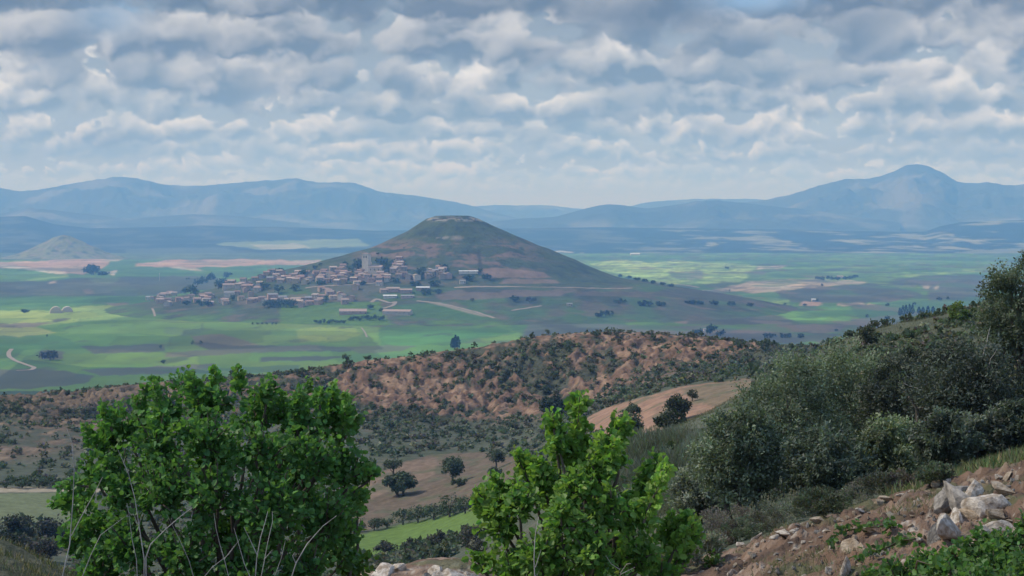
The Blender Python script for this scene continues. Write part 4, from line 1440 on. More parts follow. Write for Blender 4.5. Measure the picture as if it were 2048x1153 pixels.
# grey broom on the slope between the bushes
def broom(label, px, py, d0, d1, wpx, hpx, seed, col, n=1500, group=None, mat=None, name='broom_shrub', cat='shrub', blade=0.18):
    p = hit(px, py, d0, d1)
    s = p[1] / FPX
    rng = np.random.RandomState(seed)
    w, h = wpx * s, hpx * s
    a = rng.rand(n) * 6.283
    r = np.sqrt(rng.rand(n)) * w * 0.5
    P = np.stack([np.cos(a) * r, np.sin(a) * r, np.zeros(n)], 1)
    dome = np.sqrt(np.maximum(0.05, 1 - (2 * r / w) ** 2))
    P[:, 2] = rng.rand(n) * dome * h * 0.8
    out = unit(P * np.array([1, 1, 0.3]) / w + np.array([0, 0, 0.9]) + rng.normal(size=(n, 3)) * 0.25)
    acc = Acc()
    leaf_quads(acc, P, h * blade * 2 * (0.5 + 0.9 * rng.rand(n)), vary(col, n, rng, 0.18), rng, 0.0, 0.055, None, 0, out, 3.0)
    o = obj(name, acc.mesh(name, mat or M_SCRUB), None, label, cat, group)
    o.location = tuple(p)
    return o


BR = 'pale grey broom bushes on the slope'
for k, (px, py, w, h) in enumerate([(1240, 945, 110, 62), (1300, 925, 120, 60), (1365, 905, 110, 50), (1270, 985, 130, 62), (1345, 970, 130, 66), (1400, 945, 90, 60), (1310, 1030, 130, 60), (1385, 1010, 120, 56), (1230, 1010, 100, 60), (1420, 900, 80, 40)]):
    broom(f'pale grey green broom bush between the light bush and the thicket, {ORD[k]} of the patch', px, py, 38, 110, w * 1.3, h * 1.2, 1040 + k, ((0.24, 0.255, 0.20), (0.20, 0.225, 0.165), (0.17, 0.185, 0.14))[k % 3], 5000, BR, blade=0.13)

def cushion(label, px, py, d0, d1, wpx, hpx, seed, col, group):
    p = hit(px, py, d0, d1)
    s = p[1] / FPX
    w, h = wpx * s, hpx * s
    rng = np.random.RandomState(seed)
    acc, _ = crown(rng, w / 2, w / 2, h * 0.55, h * 0.42, 26, 110, 0.030, col, 0.4, 0.4, None, 0.9)
    o = obj('cushion_shrub', acc.mesh('cushion_shrub', M_SCRUB), None, label, 'shrub', group)
    o.location = tuple(p)


# cushions along the rim of the earth bank
CU = 'low cushion shrubs along the bank rim'
CUSH = [(1395, 1128, 90, 70), (1440, 1098, 90, 56), (1490, 1082, 80, 46), (1535, 1066, 80, 44), (1580, 1048, 76, 40), (1625, 1034, 80, 40), (1670, 1020, 80, 44), (1720, 1004, 90, 44), (1770, 990, 90, 44), (1820, 976, 80, 38), (1870, 966, 80, 36), (1350, 1150, 90, 60), (1560, 1030, 110, 60), (1465, 1060, 110, 60), (1640, 1005, 110, 50)]
for k, (px, py, w, h) in enumerate(CUSH):
    colr = [(0.095, 0.10, 0.078), (0.10, 0.085, 0.075), (0.075, 0.088, 0.06), (0.12, 0.115, 0.09)][k % 4]
    cushion(f'low grey cushion shrub along the earth bank rim, {ORD[k]} up from the left' if k < 11 else f'grey heath shrub behind the bank rim below the thicket, {ORD[k - 11]} from the left', px, py, 13.5, 30, w * 1.3, h * 1.15, 1060 + k, tuple(1.7 * v_ for v_ in colr), CU)

# ================================================================== the two leafy bushes in front
def leafy_bush(name, label, d, base_px, blobs, seed, col, tipcol, leaf, shoots, per, group=None, spikes=(), shrink=1.0, onground=False):
    """blobs: (px, py, rx, ry, depth) centre and size in picture pixels at distance d, depth in metres"""
    rng = np.random.RandomState(seed)
    s = d / FPX
    a, _ = ray(base_px, 1200)
    base = np.array([a * d, d, 0.0])
    base[2] = float(ground(base[:1], base[1:2])[0])
    root = bpy.data.objects.new(name, None)
    COL.objects.link(root)
    root.location = tuple(base)
    tag(root, label, 'bush', group)
    acc, wood = Acc(), Acc()
    stems = []
    for k in range(7):
        a0 = np.array([rng.normal() * 0.10, rng.normal() * 0.08, -0.1])
        stems.append(a0)
    for (px, py, rx, ry, dep) in blobs:
        rx, ry = rx * shrink, ry * shrink
        c_ = point(px, py, d) - base
        c_[1] += dep
        if onground:
            gp = hit(px, py + ry * 0.7, 5.0, 15.0)
            c_ = gp - base + np.array([0, -0.05, 0.5 * ry * s])
        rxx, ryy = rx * s, ry * s
        st = stems[rng.randint(len(stems))]
        main = twisted(rng, st, c_ - np.array([0, 0, ryy * 0.6]), 8, 0.05)
        tube(wood, main, np.linspace(0.016, 0.006, 8) * (0.3 if onground else 1.0), (0.1, 0.08, 0.06), 6)
        ns = max(4, int(shoots * rx * ry / 3000.0))
        for q in range(ns):
            dd = unit(rng.normal(size=3) * np.array([1, 1, 0.9]) + np.array([0, 0, 0.35]))
            tip = c_ + dd * np.array([rxx, rxx * 0.9, ryy]) * (0.82 + 0.3 * rng.rand())
            root_ = c_ + dd * np.array([rxx, rxx, ryy]) * 0.15 - np.array([0, 0, ryy * 0.35])
            pts = twisted(rng, root_, tip, 5, 0.06)
            if q % 2 == 0:
                tube(wood, pts, np.linspace(0.006, 0.0025, 5), (0.12, 0.10, 0.06), 4)
            n = per
            t = 0.15 + 0.88 * rng.rand(n)
            idx = np.clip(t * 4, 0, 3.999)
            i0 = idx.astype(int)
            P = pts[i0] + (pts[i0 + 1] - pts[i0]) * (idx - i0)[:, None]
            P = P + rng.normal(size=(n, 3)) * leaf * 0.45
            grow = unit(tip - root_)[None, :]
            tint = np.clip((t - 0.45) / 0.55, 0, 1)[:, None] * (0.35 + 0.65 * rng.rand())
            cl = vary(col, n, rng, 0.20, 0.08) * (1 - tint) + vary(tipcol, n, rng, 0.18, 0.08) * tint
            leaf_lobed(acc, P, leaf * (0.65 + 0.6 * rng.rand(n)) * (1.05 - 0.35 * t), cl, rng, 0.5, unit(P - c_), 0.6, grow * 0.8 + unit(P - c_) * 0.5, 0.8)
    for (x0, y0, x1, y1) in spikes:
        dep = rng.normal() * 0.12
        a_, b_ = point(x0, y0, d) - base, point(x1, y1, d) - base
        a_[1] += dep
        b_[1] += dep
        pts = twisted(rng, a_, b_, 6, 0.05)
        tube(wood, pts, np.linspace(0.007, 0.002, 6), (0.12, 0.10, 0.06), 5)
        n = int(30 + np.linalg.norm(b_ - a_) * 420)
        t = rng.rand(n)
        idx = np.clip(t * 5, 0, 4.999)
        i0 = idx.astype(int)
        side = unit(rng.normal(size=(n, 3)))
        P = pts[i0] + (pts[i0 + 1] - pts[i0]) * (idx - i0)[:, None] + side * (0.012 + 0.05 * (1 - t[:, None]) * rng.rand(n, 1))
        tint = (0.35 + 0.65 * t)[:, None]
        cl = vary(col, n, rng, 0.2, 0.08) * (1 - tint) + vary(tipcol, n, rng, 0.18, 0.08) * tint
        leaf_lobed(acc, P, leaf * (0.7 + 0.5 * rng.rand(n)) * (1.05 - 0.4 * t), cl, rng, 0.4, side, 0.5, unit(b_ - a_)[None, :] * 0.7 + side * 0.8, 0.9)
    obj('crown', acc.mesh('crown', M_LEAF), root)
    obj('stems', wood.mesh('stems', M_BARK, True), root)
    return root


LEFT = [(325, 830, 34, 46, .1), (400, 800, 38, 38, .0), (440, 790, 40, 40, -.1), (500, 830, 60, 50, .1), (560, 835, 44, 40, .2), (600, 862, 48, 46, 0), (650, 840, 36, 40, .1),
        (676, 835, 36, 60, .2), (250, 850, 55, 55, .1), (210, 880, 50, 55, .2), (330, 870, 60, 55, -.25), (430, 860, 70, 60, -.3), (540, 890, 70, 60, -.3), (630, 900, 60, 60, -.2),
        (690, 950, 50, 60, .1), (180, 950, 46, 50, .2), (135, 1010, 34, 34, .2), (250, 950, 60, 60, -.2), (350, 960, 70, 65, -.4), (460, 970, 75, 70, -.45), (570, 990, 75, 70, -.45),
        (660, 1020, 60, 70, -.2), (200, 1040, 60, 60, -.1), (150, 1080, 44, 50, .1), (290, 1060, 65, 65, -.35), (400, 1080, 70, 70, -.5), (520, 1100, 70, 70, -.5), (630, 1110, 65, 65, -.35),
        (690, 1090, 40, 60, 0), (220, 1130, 60, 55, -.2), (330, 1160, 70, 60, -.4), (460, 1180, 70, 60, -.5), (580, 1190, 70, 60, -.4), (400, 930, 80, 90, .35), (560, 960, 90, 90, .4), (300, 980, 80, 80, .4), (480, 1080, 110, 90, .3), (640, 1060, 80, 80, .35),
        (300, 775, 16, 24, .1), (350, 770, 22, 26, .2), (535, 785, 22, 26, .0), (600, 790, 20, 22, .2), (700, 830, 18, 34, .2), (735, 950, 16, 30, .1)]
LSP = [(340, 850, 318, 762), (440, 800, 432, 736), (405, 800, 388, 748), (470, 800, 462, 745), (530, 850, 525, 772), (600, 830, 598, 782), (660, 850, 664, 770), (690, 880, 690, 788), (230, 860, 212, 806), (190, 900, 165, 853), (150, 1000, 102, 1008), (200, 960, 140, 958), (700, 960, 744, 938), (640, 820, 640, 783), (560, 830, 556, 788), (280, 850, 272, 800), (700, 1010, 735, 985)]
RSP = [(1165, 960, 1160, 795), (1120, 950, 1100, 828), (1200, 960, 1245, 843), (1185, 940, 1200, 870), (1280, 1030, 1332, 918), (1300, 990, 1318, 922), (1000, 1030, 952, 985), (1350, 1100, 1390, 1036), (1060, 970, 1030, 905), (1095, 960, 1075, 915), (1150, 940, 1135, 880), (1360, 1090, 1345, 1030), (1215, 950, 1228, 870), (980, 1040, 948, 1010)]
leafy_bush('leafy_bush', 'large dense dark green bush with lobed leaves at the left front', 10.0, 430, LEFT, 1101, (0.088, 0.195, 0.058), (0.155, 0.30, 0.080), 0.040, 22, 19, None, LSP, 0.95)
RIGHT = [(1160, 815, 16, 24, .1), (1160, 850, 18, 30, .1), (1108, 845, 20, 26, 0), (1120, 885, 24, 36, 0), (1165, 900, 24, 40, .1), (1240, 865, 24, 30, .1), (1225, 905, 32, 44, 0), (1195, 935, 40, 44, -.1),
         (1050, 930, 28, 32, .1), (1090, 950, 40, 42, 0), (1150, 965, 44, 44, -.2), (975, 1000, 30, 34, .1), (1000, 985, 34, 36, 0), (1040, 1000, 44, 44, -.1), (1120, 1020, 54, 50, -.3), (1220, 1000, 50, 46, -.2),
         (1300, 950, 18, 30, .1), (1322, 930, 13, 22, .1), (1288, 990, 24, 40, .1), (1270, 1030, 40, 46, 0), (1000, 1050, 44, 44, 0), (1080, 1080, 56, 54, -.3), (1180, 1080, 60, 56, -.35), (1270, 1095, 50, 50, -.1),
         (1340, 1070, 26, 36, .1), (1380, 1050, 16, 28, .1), (1360, 1110, 30, 34, .1), (1020, 1120, 44, 44, -.1), (960, 1130, 26, 26, .1), (1110, 1150, 60, 50, -.3), (1220, 1160, 60, 50, -.3), (1320, 1160, 50, 44, 0), (1150, 1040, 80, 70, .3), (1200, 1120, 90, 60, .3),
         (1145, 1200, 120, 60, 0), (1390, 1085, 14, 20, .1)]
leafy_bush('leafy_bush', 'light yellow green bush with upright leafy shoots in the centre front', 8.6, 1170, RIGHT, 1102, (0.130, 0.250, 0.058), (0.265, 0.41, 0.090), 0.037, 34, 19, None, RSP, 0.88)
leafy_bush('leafy_bush', 'small sprig of light green leaves between the two front bushes', 10.2, 700, [(712, 1010, 14, 16, .2), (706, 1130, 26, 30, .2), (690, 1150, 30, 26, .2)], 1103, (0.09, 0.17, 0.035), (0.16, 0.25, 0.05), 0.05, 26, 12)
BRAM = [(1790, 1140, 46, 34, 0), (1850, 1120, 46, 36, 0), (1910, 1105, 48, 36, 0), (1960, 1085, 40, 34, .1), (2010, 1080, 46, 40, 0), (1985, 1120, 60, 40, -.2), (1900, 1145, 60, 36, -.3), (2050, 1050, 30, 36, .1), (2060, 1120, 60, 50, -.2), (1740, 1150, 30, 22, 0), (1820, 1165, 60, 30, -.3), (1960, 1170, 80, 40, -.3)]
leafy_bush('bramble_bush', 'dense dark green bramble below the pale rocks at the bottom right', 9.1, 1920, BRAM, 1104, (0.075, 0.155, 0.046), (0.15, 0.26, 0.07), 0.036, 34, 16, None, (), 1.0, True)

def creeper(label, pts, seed, col, n=120, leaf=0.034):
    """a trailing plant lying on the bank"""
    rng = np.random.RandomState(seed)
    acc = Acc()
    W_ = np.array([hit(px, py, 8, 17) for px, py in pts])
    base = W_[0].copy()
    for k in range(n):
        i = rng.randint(len(W_) - 1)
        P = W_[i] + (W_[i + 1] - W_[i]) * rng.rand() + rng.normal(size=3) * np.array([.018, .03, .012]) + np.array([0, 0, 0.03 + 0.04 * rng.rand()])
        leaf_lobed(acc, (P - base)[None, :], np.array([leaf * (0.6 + 0.7 * rng.rand())]), vary(col, 1, rng), rng, 0.9)
    tube(acc, W_ - base + np.array([0, 0, 0.04]), 0.006, (0.1, 0.09, 0.05), 5)
    o = obj('creeping_bramble', acc.mesh('creeping_bramble', M_LEAF), None, label, 'plant')
    o.location = tuple(base)


creeper('green trailing bramble curving over the bare earth bank', [(1662, 1110), (1668, 1085), (1700, 1072), (1740, 1068), (1785, 1062), (1770, 1076)], 1111, (0.08, 0.15, 0.045), 120)
creeper('small green plant between the earth bank and the bramble', [(1715, 1135), (1740, 1120), (1770, 1112), (1800, 1096), (1830, 1092)], 1112, (0.08, 0.15, 0.045), 100)
creeper('green plant low on the left end of the earth bank', [(1405, 1140), (1425, 1132), (1440, 1128)], 1113, (0.07, 0.12, 0.035), 60)

# ================================================================== bare stalks
STALKS = [  # picture points bottom to top, distance, thickness, label
    ([(122, 1165), (138, 1090), (143, 1000), (144, 940), (138, 890), (126, 862)], 9.0, .011, 'tallest pale dead stalk at the far left, curling at its tip', [[(143, 1072), (165, 1030), (190, 985), (205, 955)]]),
    ([(160, 1165), (180, 1110), (195, 1075), (215, 1060), (238, 1043)], 9.0, .008, 'short pale stalk bending right beside the tallest one', []),
    ([(288, 1165), (287, 1120), (276, 1060), (265, 1000), (250, 950), (228, 905)], 9.0, .009, 'long pale stalk leaning left across the large bush', [[(276, 1060), (283, 1030)]]),
    ([(275, 1165), (272, 1120), (262, 1080), (255, 1030), (250, 1010)], 8.9, .007, 'thin stalk beside the long leaning one', []),
    ([(292, 1115), (300, 1090), (330, 1060), (358, 1036), (380, 1020)], 8.9, .010, 'thick pale stalk sweeping up to the right in the large bush', []),
    ([(390, 1165), (380, 1120), (365, 1080), (352, 1048), (342, 1022)], 9.0, .007, 'slender stalk crossing the sweeping one', []),
    ([(460, 1165), (448, 1120), (438, 1090), (430, 1060), (425, 1030)], 8.8, .007, 'kinked stalk left of the pale stalk cluster', [[(448, 1120), (470, 1090)]]),
    ([(510, 1165), (512, 1120), (518, 1080), (526, 1050), (530, 1030)], 8.8, .010, 'tallest stalk of the pale cluster in the bush foot', [[(514, 1110), (500, 1080), (488, 1055)]]),
    ([(520, 1165), (526, 1130), (532, 1090), (540, 1050), (538, 1032)], 8.7, .008, 'right stalk of the pale cluster in the bush foot', [[(528, 1120), (545, 1100)]]),
    ([(505, 1165), (488, 1130), (475, 1090), (465, 1060)], 8.8, .008, 'left leaning stalk of the pale cluster', []),
    ([(400, 1165), (420, 1140), (450, 1118), (470, 1090)], 8.7, .006, 'low slanting stalk under the kinked one', []),
    ([(580, 1165), (590, 1130), (610, 1095), (640, 1062), (666, 1044)], 8.8, .010, 'grey forked branch reaching right at the bush edge', [[(592, 1128), (585, 1112), (590, 1105)]]),
    ([(545, 1165), (560, 1120), (565, 1090)], 8.8, .006, 'thin twig left of the grey forked branch', []),
    ([(1070, 1165), (1068, 1120), (1070, 1080), (1075, 1052), (1078, 1040)], 7.9, .008, 'pale upright stalk in front of the light green bush', [[(1071, 1135), (1082, 1100)], [(1068, 1150), (1092, 1165)]]),
    ([(1238, 1165), (1240, 1140), (1250, 1118), (1256, 1112)], 7.9, .007, 'branching grey twig low in the light green bush', [[(1240, 1140), (1222, 1128), (1212, 1112)], [(1240, 1150), (1270, 1135)], [(1236, 1158), (1215, 1150)]]),
]
for k, (pts, d, th, lab, forks) in enumerate(STALKS):
    rng = np.random.RandomState(1200 + k)
    W_ = np.array([point(px, py, d) for px, py in pts])
    W_[:, 1] += np.linspace(0.0, 0.15, len(W_)) * rng.normal()
    foot = W_[0].copy()
    foot[2] = float(ground(foot[:1], foot[1:2])[0]) - 0.03
    W_ = np.vstack([foot[None, :], W_])
    acc = Acc()
    tube(acc, W_ - foot, np.linspace(th * 0.34, th * 0.12, len(W_)), (.4, .36, .3), 6)
    for f in forks:
        F_ = np.array([point(px, py, d) for px, py in f])
        tube(acc, F_ - foot, np.linspace(th * 0.24, th * 0.11, len(F_)), (.4, .36, .3), 5)
    o = obj('dead_stalk', acc.mesh('dead_stalk', M_DEADWOOD, True), None, lab, 'stalk', 'bare pale stalks in front of the bushes')
    o.location = tuple(foot)

# ================================================================== rocks
M_ROCK = solid_mat('pale_limestone', (0.40, 0.31, 0.22), 5.0, 0.25, 0.95, 0.9, (1, 1, 1), (0.74, 0.655, 0.54), 0.1, 0.18)
M_ROCK2 = solid_mat('grey_limestone', (0.27, 0.245, 0.21), 5.0, 0.3, 0.95, 0.9, (1, 1, 1), (0.45, 0.40, 0.335), 0.1, 0.15)
M_ROCK3 = solid_mat('ochre_stone', (0.42, 0.30, 0.19), 4.0, 0.3, 0.95, 0.9, (1, 1, 1), (0.52, 0.42, 0.30), 0.1, 0.15)
import bmesh


def rock_mesh(seed, mat, sub=3):
    rng = np.random.RandomState(seed)
    bm = bmesh.new()
    bmesh.ops.create_icosphere(bm, subdivisions=sub, radius=0.5)
    V = np.array([v.co[:] for v in bm.verts])
    # cut by random planes: angular blocks
    for _ in range(16):
        n = unit(rng.normal(size=3))
        c_ = 0.17 + 0.20 * rng.rand()
        over = V @ n - c_
        V = V - np.maximum(over, 0)[:, None] * n * 0.92
    V = V * (1 + 0.10 * fbm(V[:, 0] * 4 + seed, V[:, 1] * 4 + V[:, 2] * 3, 4, seed)[:, None])
    for v, c_ in zip(bm.verts, V):
        v.co = c_
    me = bpy.data.meshes.new('rock')
    bm.to_mesh(me)
    bm.free()
    me.materials.append(mat)
    return me


ROCK_ME = {}
for mi, mt in enumerate((M_ROCK, M_ROCK2, M_ROCK3)):
    ROCK_ME[mi] = [rock_mesh(1300 + mi * 10 + k, mt) for k in range(5)]


def rock(px, py, wpx, hpx, lab, group, mi=0, rng=None, d0=8.5, d1=17.5):
    p = hit(px, py + hpx * 0.42, d0, d1)
    s = p[1] / FPX
    o = obj('rock', ROCK_ME[mi][rng.randint(5)], None, lab, 'rock', group)
    o.location = (p[0], p[1], p[2] + hpx * s * 0.14)
    o.scale = (wpx * s * 1.5, wpx * s * (0.9 + 0.5 * rng.rand()), hpx * s * 1.55)
    o.rotation_euler = (rng.normal() * 0.25, rng.normal() * 0.25, rng.rand() * 6.28)
    return o


rng = np.random.RandomState(1400)
BIG = [
    (1978, 998, 66, 52, 'largest smooth pale rock at the top right of the earth bank', 0), (1945, 978, 40, 34, 'pale block leaning on the left of the largest rock', 0), (1925, 992, 70, 46, 'dark grey layered rock left of the largest pale rock', 1),
    (1888, 1000, 34, 40, 'grey rock standing at the left end of the outcrop', 1), (1905, 975, 40, 24, 'grey slab on top of the outcrop', 1), (1895, 1040, 44, 56, 'tall pale wedge of rock below the outcrop', 0), (1876, 1058, 26, 44, 'narrow grey rock at the foot of the pale wedge', 1),
    (1915, 1030, 40, 24, 'pale slab sticking out beside the tall wedge', 0), (1945, 1022, 34, 20, 'ochre stone under the largest pale rock', 2), (1990, 1022, 34, 22, 'ochre brown stone at the right under the largest rock', 2), (1990, 1048, 44, 32, 'pale rock half hidden by the bramble top', 0),
    (1970, 1062, 24, 30, 'small pale rock beside the bramble', 0), (2040, 1062, 26, 34, 'pale rock at the right edge above the bramble', 0), (2010, 975, 34, 24, 'ochre rock right of the largest pale rock', 2),
    (1812, 1070, 34, 26, 'pale ochre rock alone in the middle of the bank', 2), (1836, 1078, 24, 12, 'flat pale stone beside the lone ochre rock', 0), (1690, 1128, 26, 38, 'bright white upright stone low on the bank', 0), (1655, 1138, 12, 24, 'thin pale stone beside the upright white one', 0),
    (1700, 1092, 44, 34, 'ochre boulder inside the curve of the trailing bramble', 2), (1722, 1090, 26, 36, 'upright ochre boulder right of the first in the curve', 2), (1765, 1100, 40, 18, 'grey broken stones below the trailing bramble', 1), (1740, 1060, 44, 10, 'flat pale slab above the trailing bramble', 0),
    (1462, 1142, 18, 26, 'white stone at the bottom left end of the bank', 0), (1828, 1118, 14, 16, 'small round white stone in the bramble edge', 0), (1568, 1063, 44, 14, 'bright white flat stone on the bank rim', 0), (1550, 1072, 24, 14, 'pale stone left of the bright flat one', 0),
    (770, 1138, 62, 28, 'broad pale rock left of centre between the front bushes', 0), (735, 1150, 50, 20, 'low rock at the left end of the pale rocks between the bushes', 2), (800, 1132, 36, 22, 'pale rock right beside the broad one between the bushes', 0),
    (870, 1138, 50, 34, 'tall pale rock between the bushes with a dark cleft', 0), (905, 1146, 60, 28, 'broad rock right of the tall pale one', 0), (940, 1150, 44, 22, 'pale rock touching the light green bush', 0), (850, 1150, 26, 16, 'small stone left of the tall pale rock', 1), (880, 1152, 44, 16, 'low pale stone in front of the tall rock', 0),
]
for px, py, w, h, lab, mi in BIG:
    if px > 1860:
        w, h = w * 1.35, h * 1.3
    rock(px, py, w, h, lab, 'pale rocks of the bank and the front edge', mi, rng)
RIM = [(1490, 1083), (1500, 1078), (1522, 1080), (1535, 1072), (1590, 1052), (1602, 1048), (1615, 1058), (1628, 1040), (1645, 1036), (1665, 1030), (1682, 1024), (1700, 1018), (1712, 1012), (1740, 1000), (1757, 996), (1775, 990), (1795, 984), (1830, 978), (1850, 975),
       (1880, 968), (1890, 962), (1905, 958), (1925, 955), (1945, 955), (1965, 952), (1985, 950), (2005, 948), (2020, 946)]
for k, (px, py) in enumerate(RIM):
    if k % 4 == 2:
        continue
    px, py = px + 12 * rng.normal(), py + 9 * rng.rand()
    rock(px, py, 7 + 22 * rng.rand() ** 2, 6 + 10 * rng.rand(), 'small pale stone sitting on the earth bank rim', 'small stones along the bank rim', int(rng.choice([0, 0, 0, 2])), rng)
for k in range(230):
    px = 1430 + 620 * rng.rand()
    top = np.interp(px, [1420, 1500, 1700, 1850, 2048], [1112, 1078, 1012, 972, 924])
    py = top + 10 + (1150 - top) * rng.rand()
    if py > 1150:
        continue
    rock(px, py, 5 + 11 * rng.rand() ** 2, 4 + 8 * rng.rand() ** 2, 'little stone scattered in the red earth of the bank', 'little stones in the bank earth', int(rng.choice([0, 2, 2, 1])), rng)

# ================================================================== grass of the near ground
def grass(name, label, seed, n, region, d0, d1, hgt, col, kindlab='grass'):
    rng = np.random.RandomState(seed)
    d = np.sqrt(d0 ** 2 + (d1 ** 2 - d0 ** 2) * rng.rand(n))
    px = region[0] + (region[1] - region[0]) * rng.rand(n)
    x = (px - CX) / FPX * d
    m_ = fbm(x * 0.9, d * 0.6, 4, seed) > region[2]
    x, d = x[m_], d[m_]
    P = np.stack([x, d, ground(x, d)], 1)
    n = len(P)
    acc = Acc()
    out = unit(rng.normal(size=(n, 3)) * 0.35 + np.array([0, 0, 1.0]))
    cl = vary(col, n, rng, 0.25)
    dry = rng.rand(n) < 0.3
    cl[dry] = vary((0.26, 0.22, 0.13), int(dry.sum()), rng, 0.2)
    leaf_quads(acc, P, hgt * (0.5 + 0.9 * rng.rand(n)), cl, rng, 0.0, 0.07, None, 0, out, 2.5)
    obj(name, acc.mesh(name, M_SCRUB), None, label, kindlab, None, 'stuff')


grass('bank_grass', 'short grass and dry stems on the earth bank', 1501, 22000, (1380, 2200, 0.22), 10, 18, 0.05, (0.11, 0.13, 0.06))
grass('slope_grass', 'green grass on the slope above the bank at the right', 1503, 42000, (1780, 2250, -0.5), 17, 40, 0.13, (0.15, 0.185, 0.085))
grass('hillside_grass', 'long grey green grass between the shrubs of the hillside', 1505, 90000, (1180, 2150, -0.35), 38, 170, 0.22, (0.155, 0.165, 0.105))
grass('edge_grass', 'dry grass on the brown bank at the lower left corner', 1507, 12000, (-80, 260, -0.2), 11, 20, 0.06, (0.085, 0.10, 0.055))

# ================================================================== village, farm buildings, far trees, roads
WALLS = {'tan': (0.42, 0.30, 0.21), 'pink': (0.44, 0.285, 0.215), 'cream': (0.53, 0.43, 0.335), 'ochre': (0.48, 0.35, 0.20), 'white': (0.60, 0.50, 0.39), 'stone': (0.33, 0.27, 0.21)}
ROOFS = {'terracotta': (0.33, 0.205, 0.155), 'brown': (0.25, 0.175, 0.14), 'pale': (0.47, 0.355, 0.275), 'grey': (0.30, 0.28, 0.27), 'pinkish': (0.38, 0.27, 0.215), 'white': (0.70, 0.67, 0.62)}
WM = {k: solid_mat(k + '_wall', v, 0.6, 0.18, 0.95, 0, (1, 1, 1), None, 0.1, 0.12) for k, v in WALLS.items()}
RM = {k: solid_mat(k + '_roof', v, 0.8, 0.22, 0.9, 0, (1, 1, 1), None, 0.1, 0.15) for k, v in ROOFS.items()}
M_DARK = solid_mat('dark_opening', (0.035, 0.035, 0.04), 2.0, 0.2, 0.4)


def part(name, parent, V, F, mat):
    me = bpy.data.meshes.new(name)
    me.from_pydata([tuple(map(float, v)) for v in V], [], F)
    me.materials.append(mat)
    me.update()
    return obj(name, me, parent)


def box(x0, x1, y0, y1, z0, z1):
    V = [(x, y, z) for z in (z0, z1) for y in (y0, y1) for x in (x0, x1)]
    F = [(0, 2, 3, 1), (4, 5, 7, 6), (0, 1, 5, 4), (2, 6, 7, 3), (0, 4, 6, 2), (1, 3, 7, 5)]
    return V, F


def house(name, label, cat, base, w, dp, h, rise, rot, wall, roof, group=None, openings=2, chimney=True, deep=3.0):
    root = bpy.data.objects.new(name, None)
    COL.objects.link(root)
    root.location = tuple(base)
    root.rotation_euler = (0, 0, rot)
    tag(root, label, cat, group)
    x, y = w / 2, dp / 2
    V = [(-x, -y, -deep), (x, -y, -deep), (x, y, -deep), (-x, y, -deep), (-x, -y, h), (x, -y, h), (x, y, h), (-x, y, h), (-x, 0, h + rise), (x, 0, h + rise)]
    F = [(0, 1, 5, 4), (1, 2, 6, 9, 5), (2, 3, 7, 6), (3, 0, 4, 8, 7), (4, 5, 9, 8), (6, 7, 8, 9)]
    part('wall', root, V, F, WM[wall])
    e, t, k = 0.45, 0.28, rise / y
    zl = h - e * k
    V = []
    for dz in (0.06, 0.06 + t):
        V += [(-x - e, -y - e, zl + dz), (x + e, -y - e, zl + dz), (x + e, 0, h + rise + dz), (-x - e, 0, h + rise + dz), (x + e, y + e, zl + dz), (-x - e, y + e, zl + dz)]
    F = [(0, 3, 2, 1), (3, 5, 4, 2), (6, 7, 8, 9), (9, 8, 10, 11), (0, 1, 7, 6), (4, 5, 11, 10), (1, 2, 8, 7), (2, 4, 10, 8), (3, 0, 6, 9), (5, 3, 9, 11)]
    rf = part('roof', root, V, F, RM[roof])
    if chimney:
        cx, cy = x * 0.45, y * 0.3
        part('chimney', rf, *box(cx - .35, cx + .35, cy - .35, cy + .35, h + rise * 0.4, h + rise + 1.0), WM[wall])
    for q in range(openings):
        cx = -x + w * (q + 0.7) / (openings + 0.4)
        zz = h * 0.52
        part('window', root, *box(cx - .5, cx + .5, -y - 0.06, -y + 0.05, zz, zz + 1.3), M_DARK)
    if openings:
        part('door', root, *box(x - 1.9, x - 0.8, -y - 0.06, -y + 0.05, 0.0, 2.1), M_DARK)
    return root


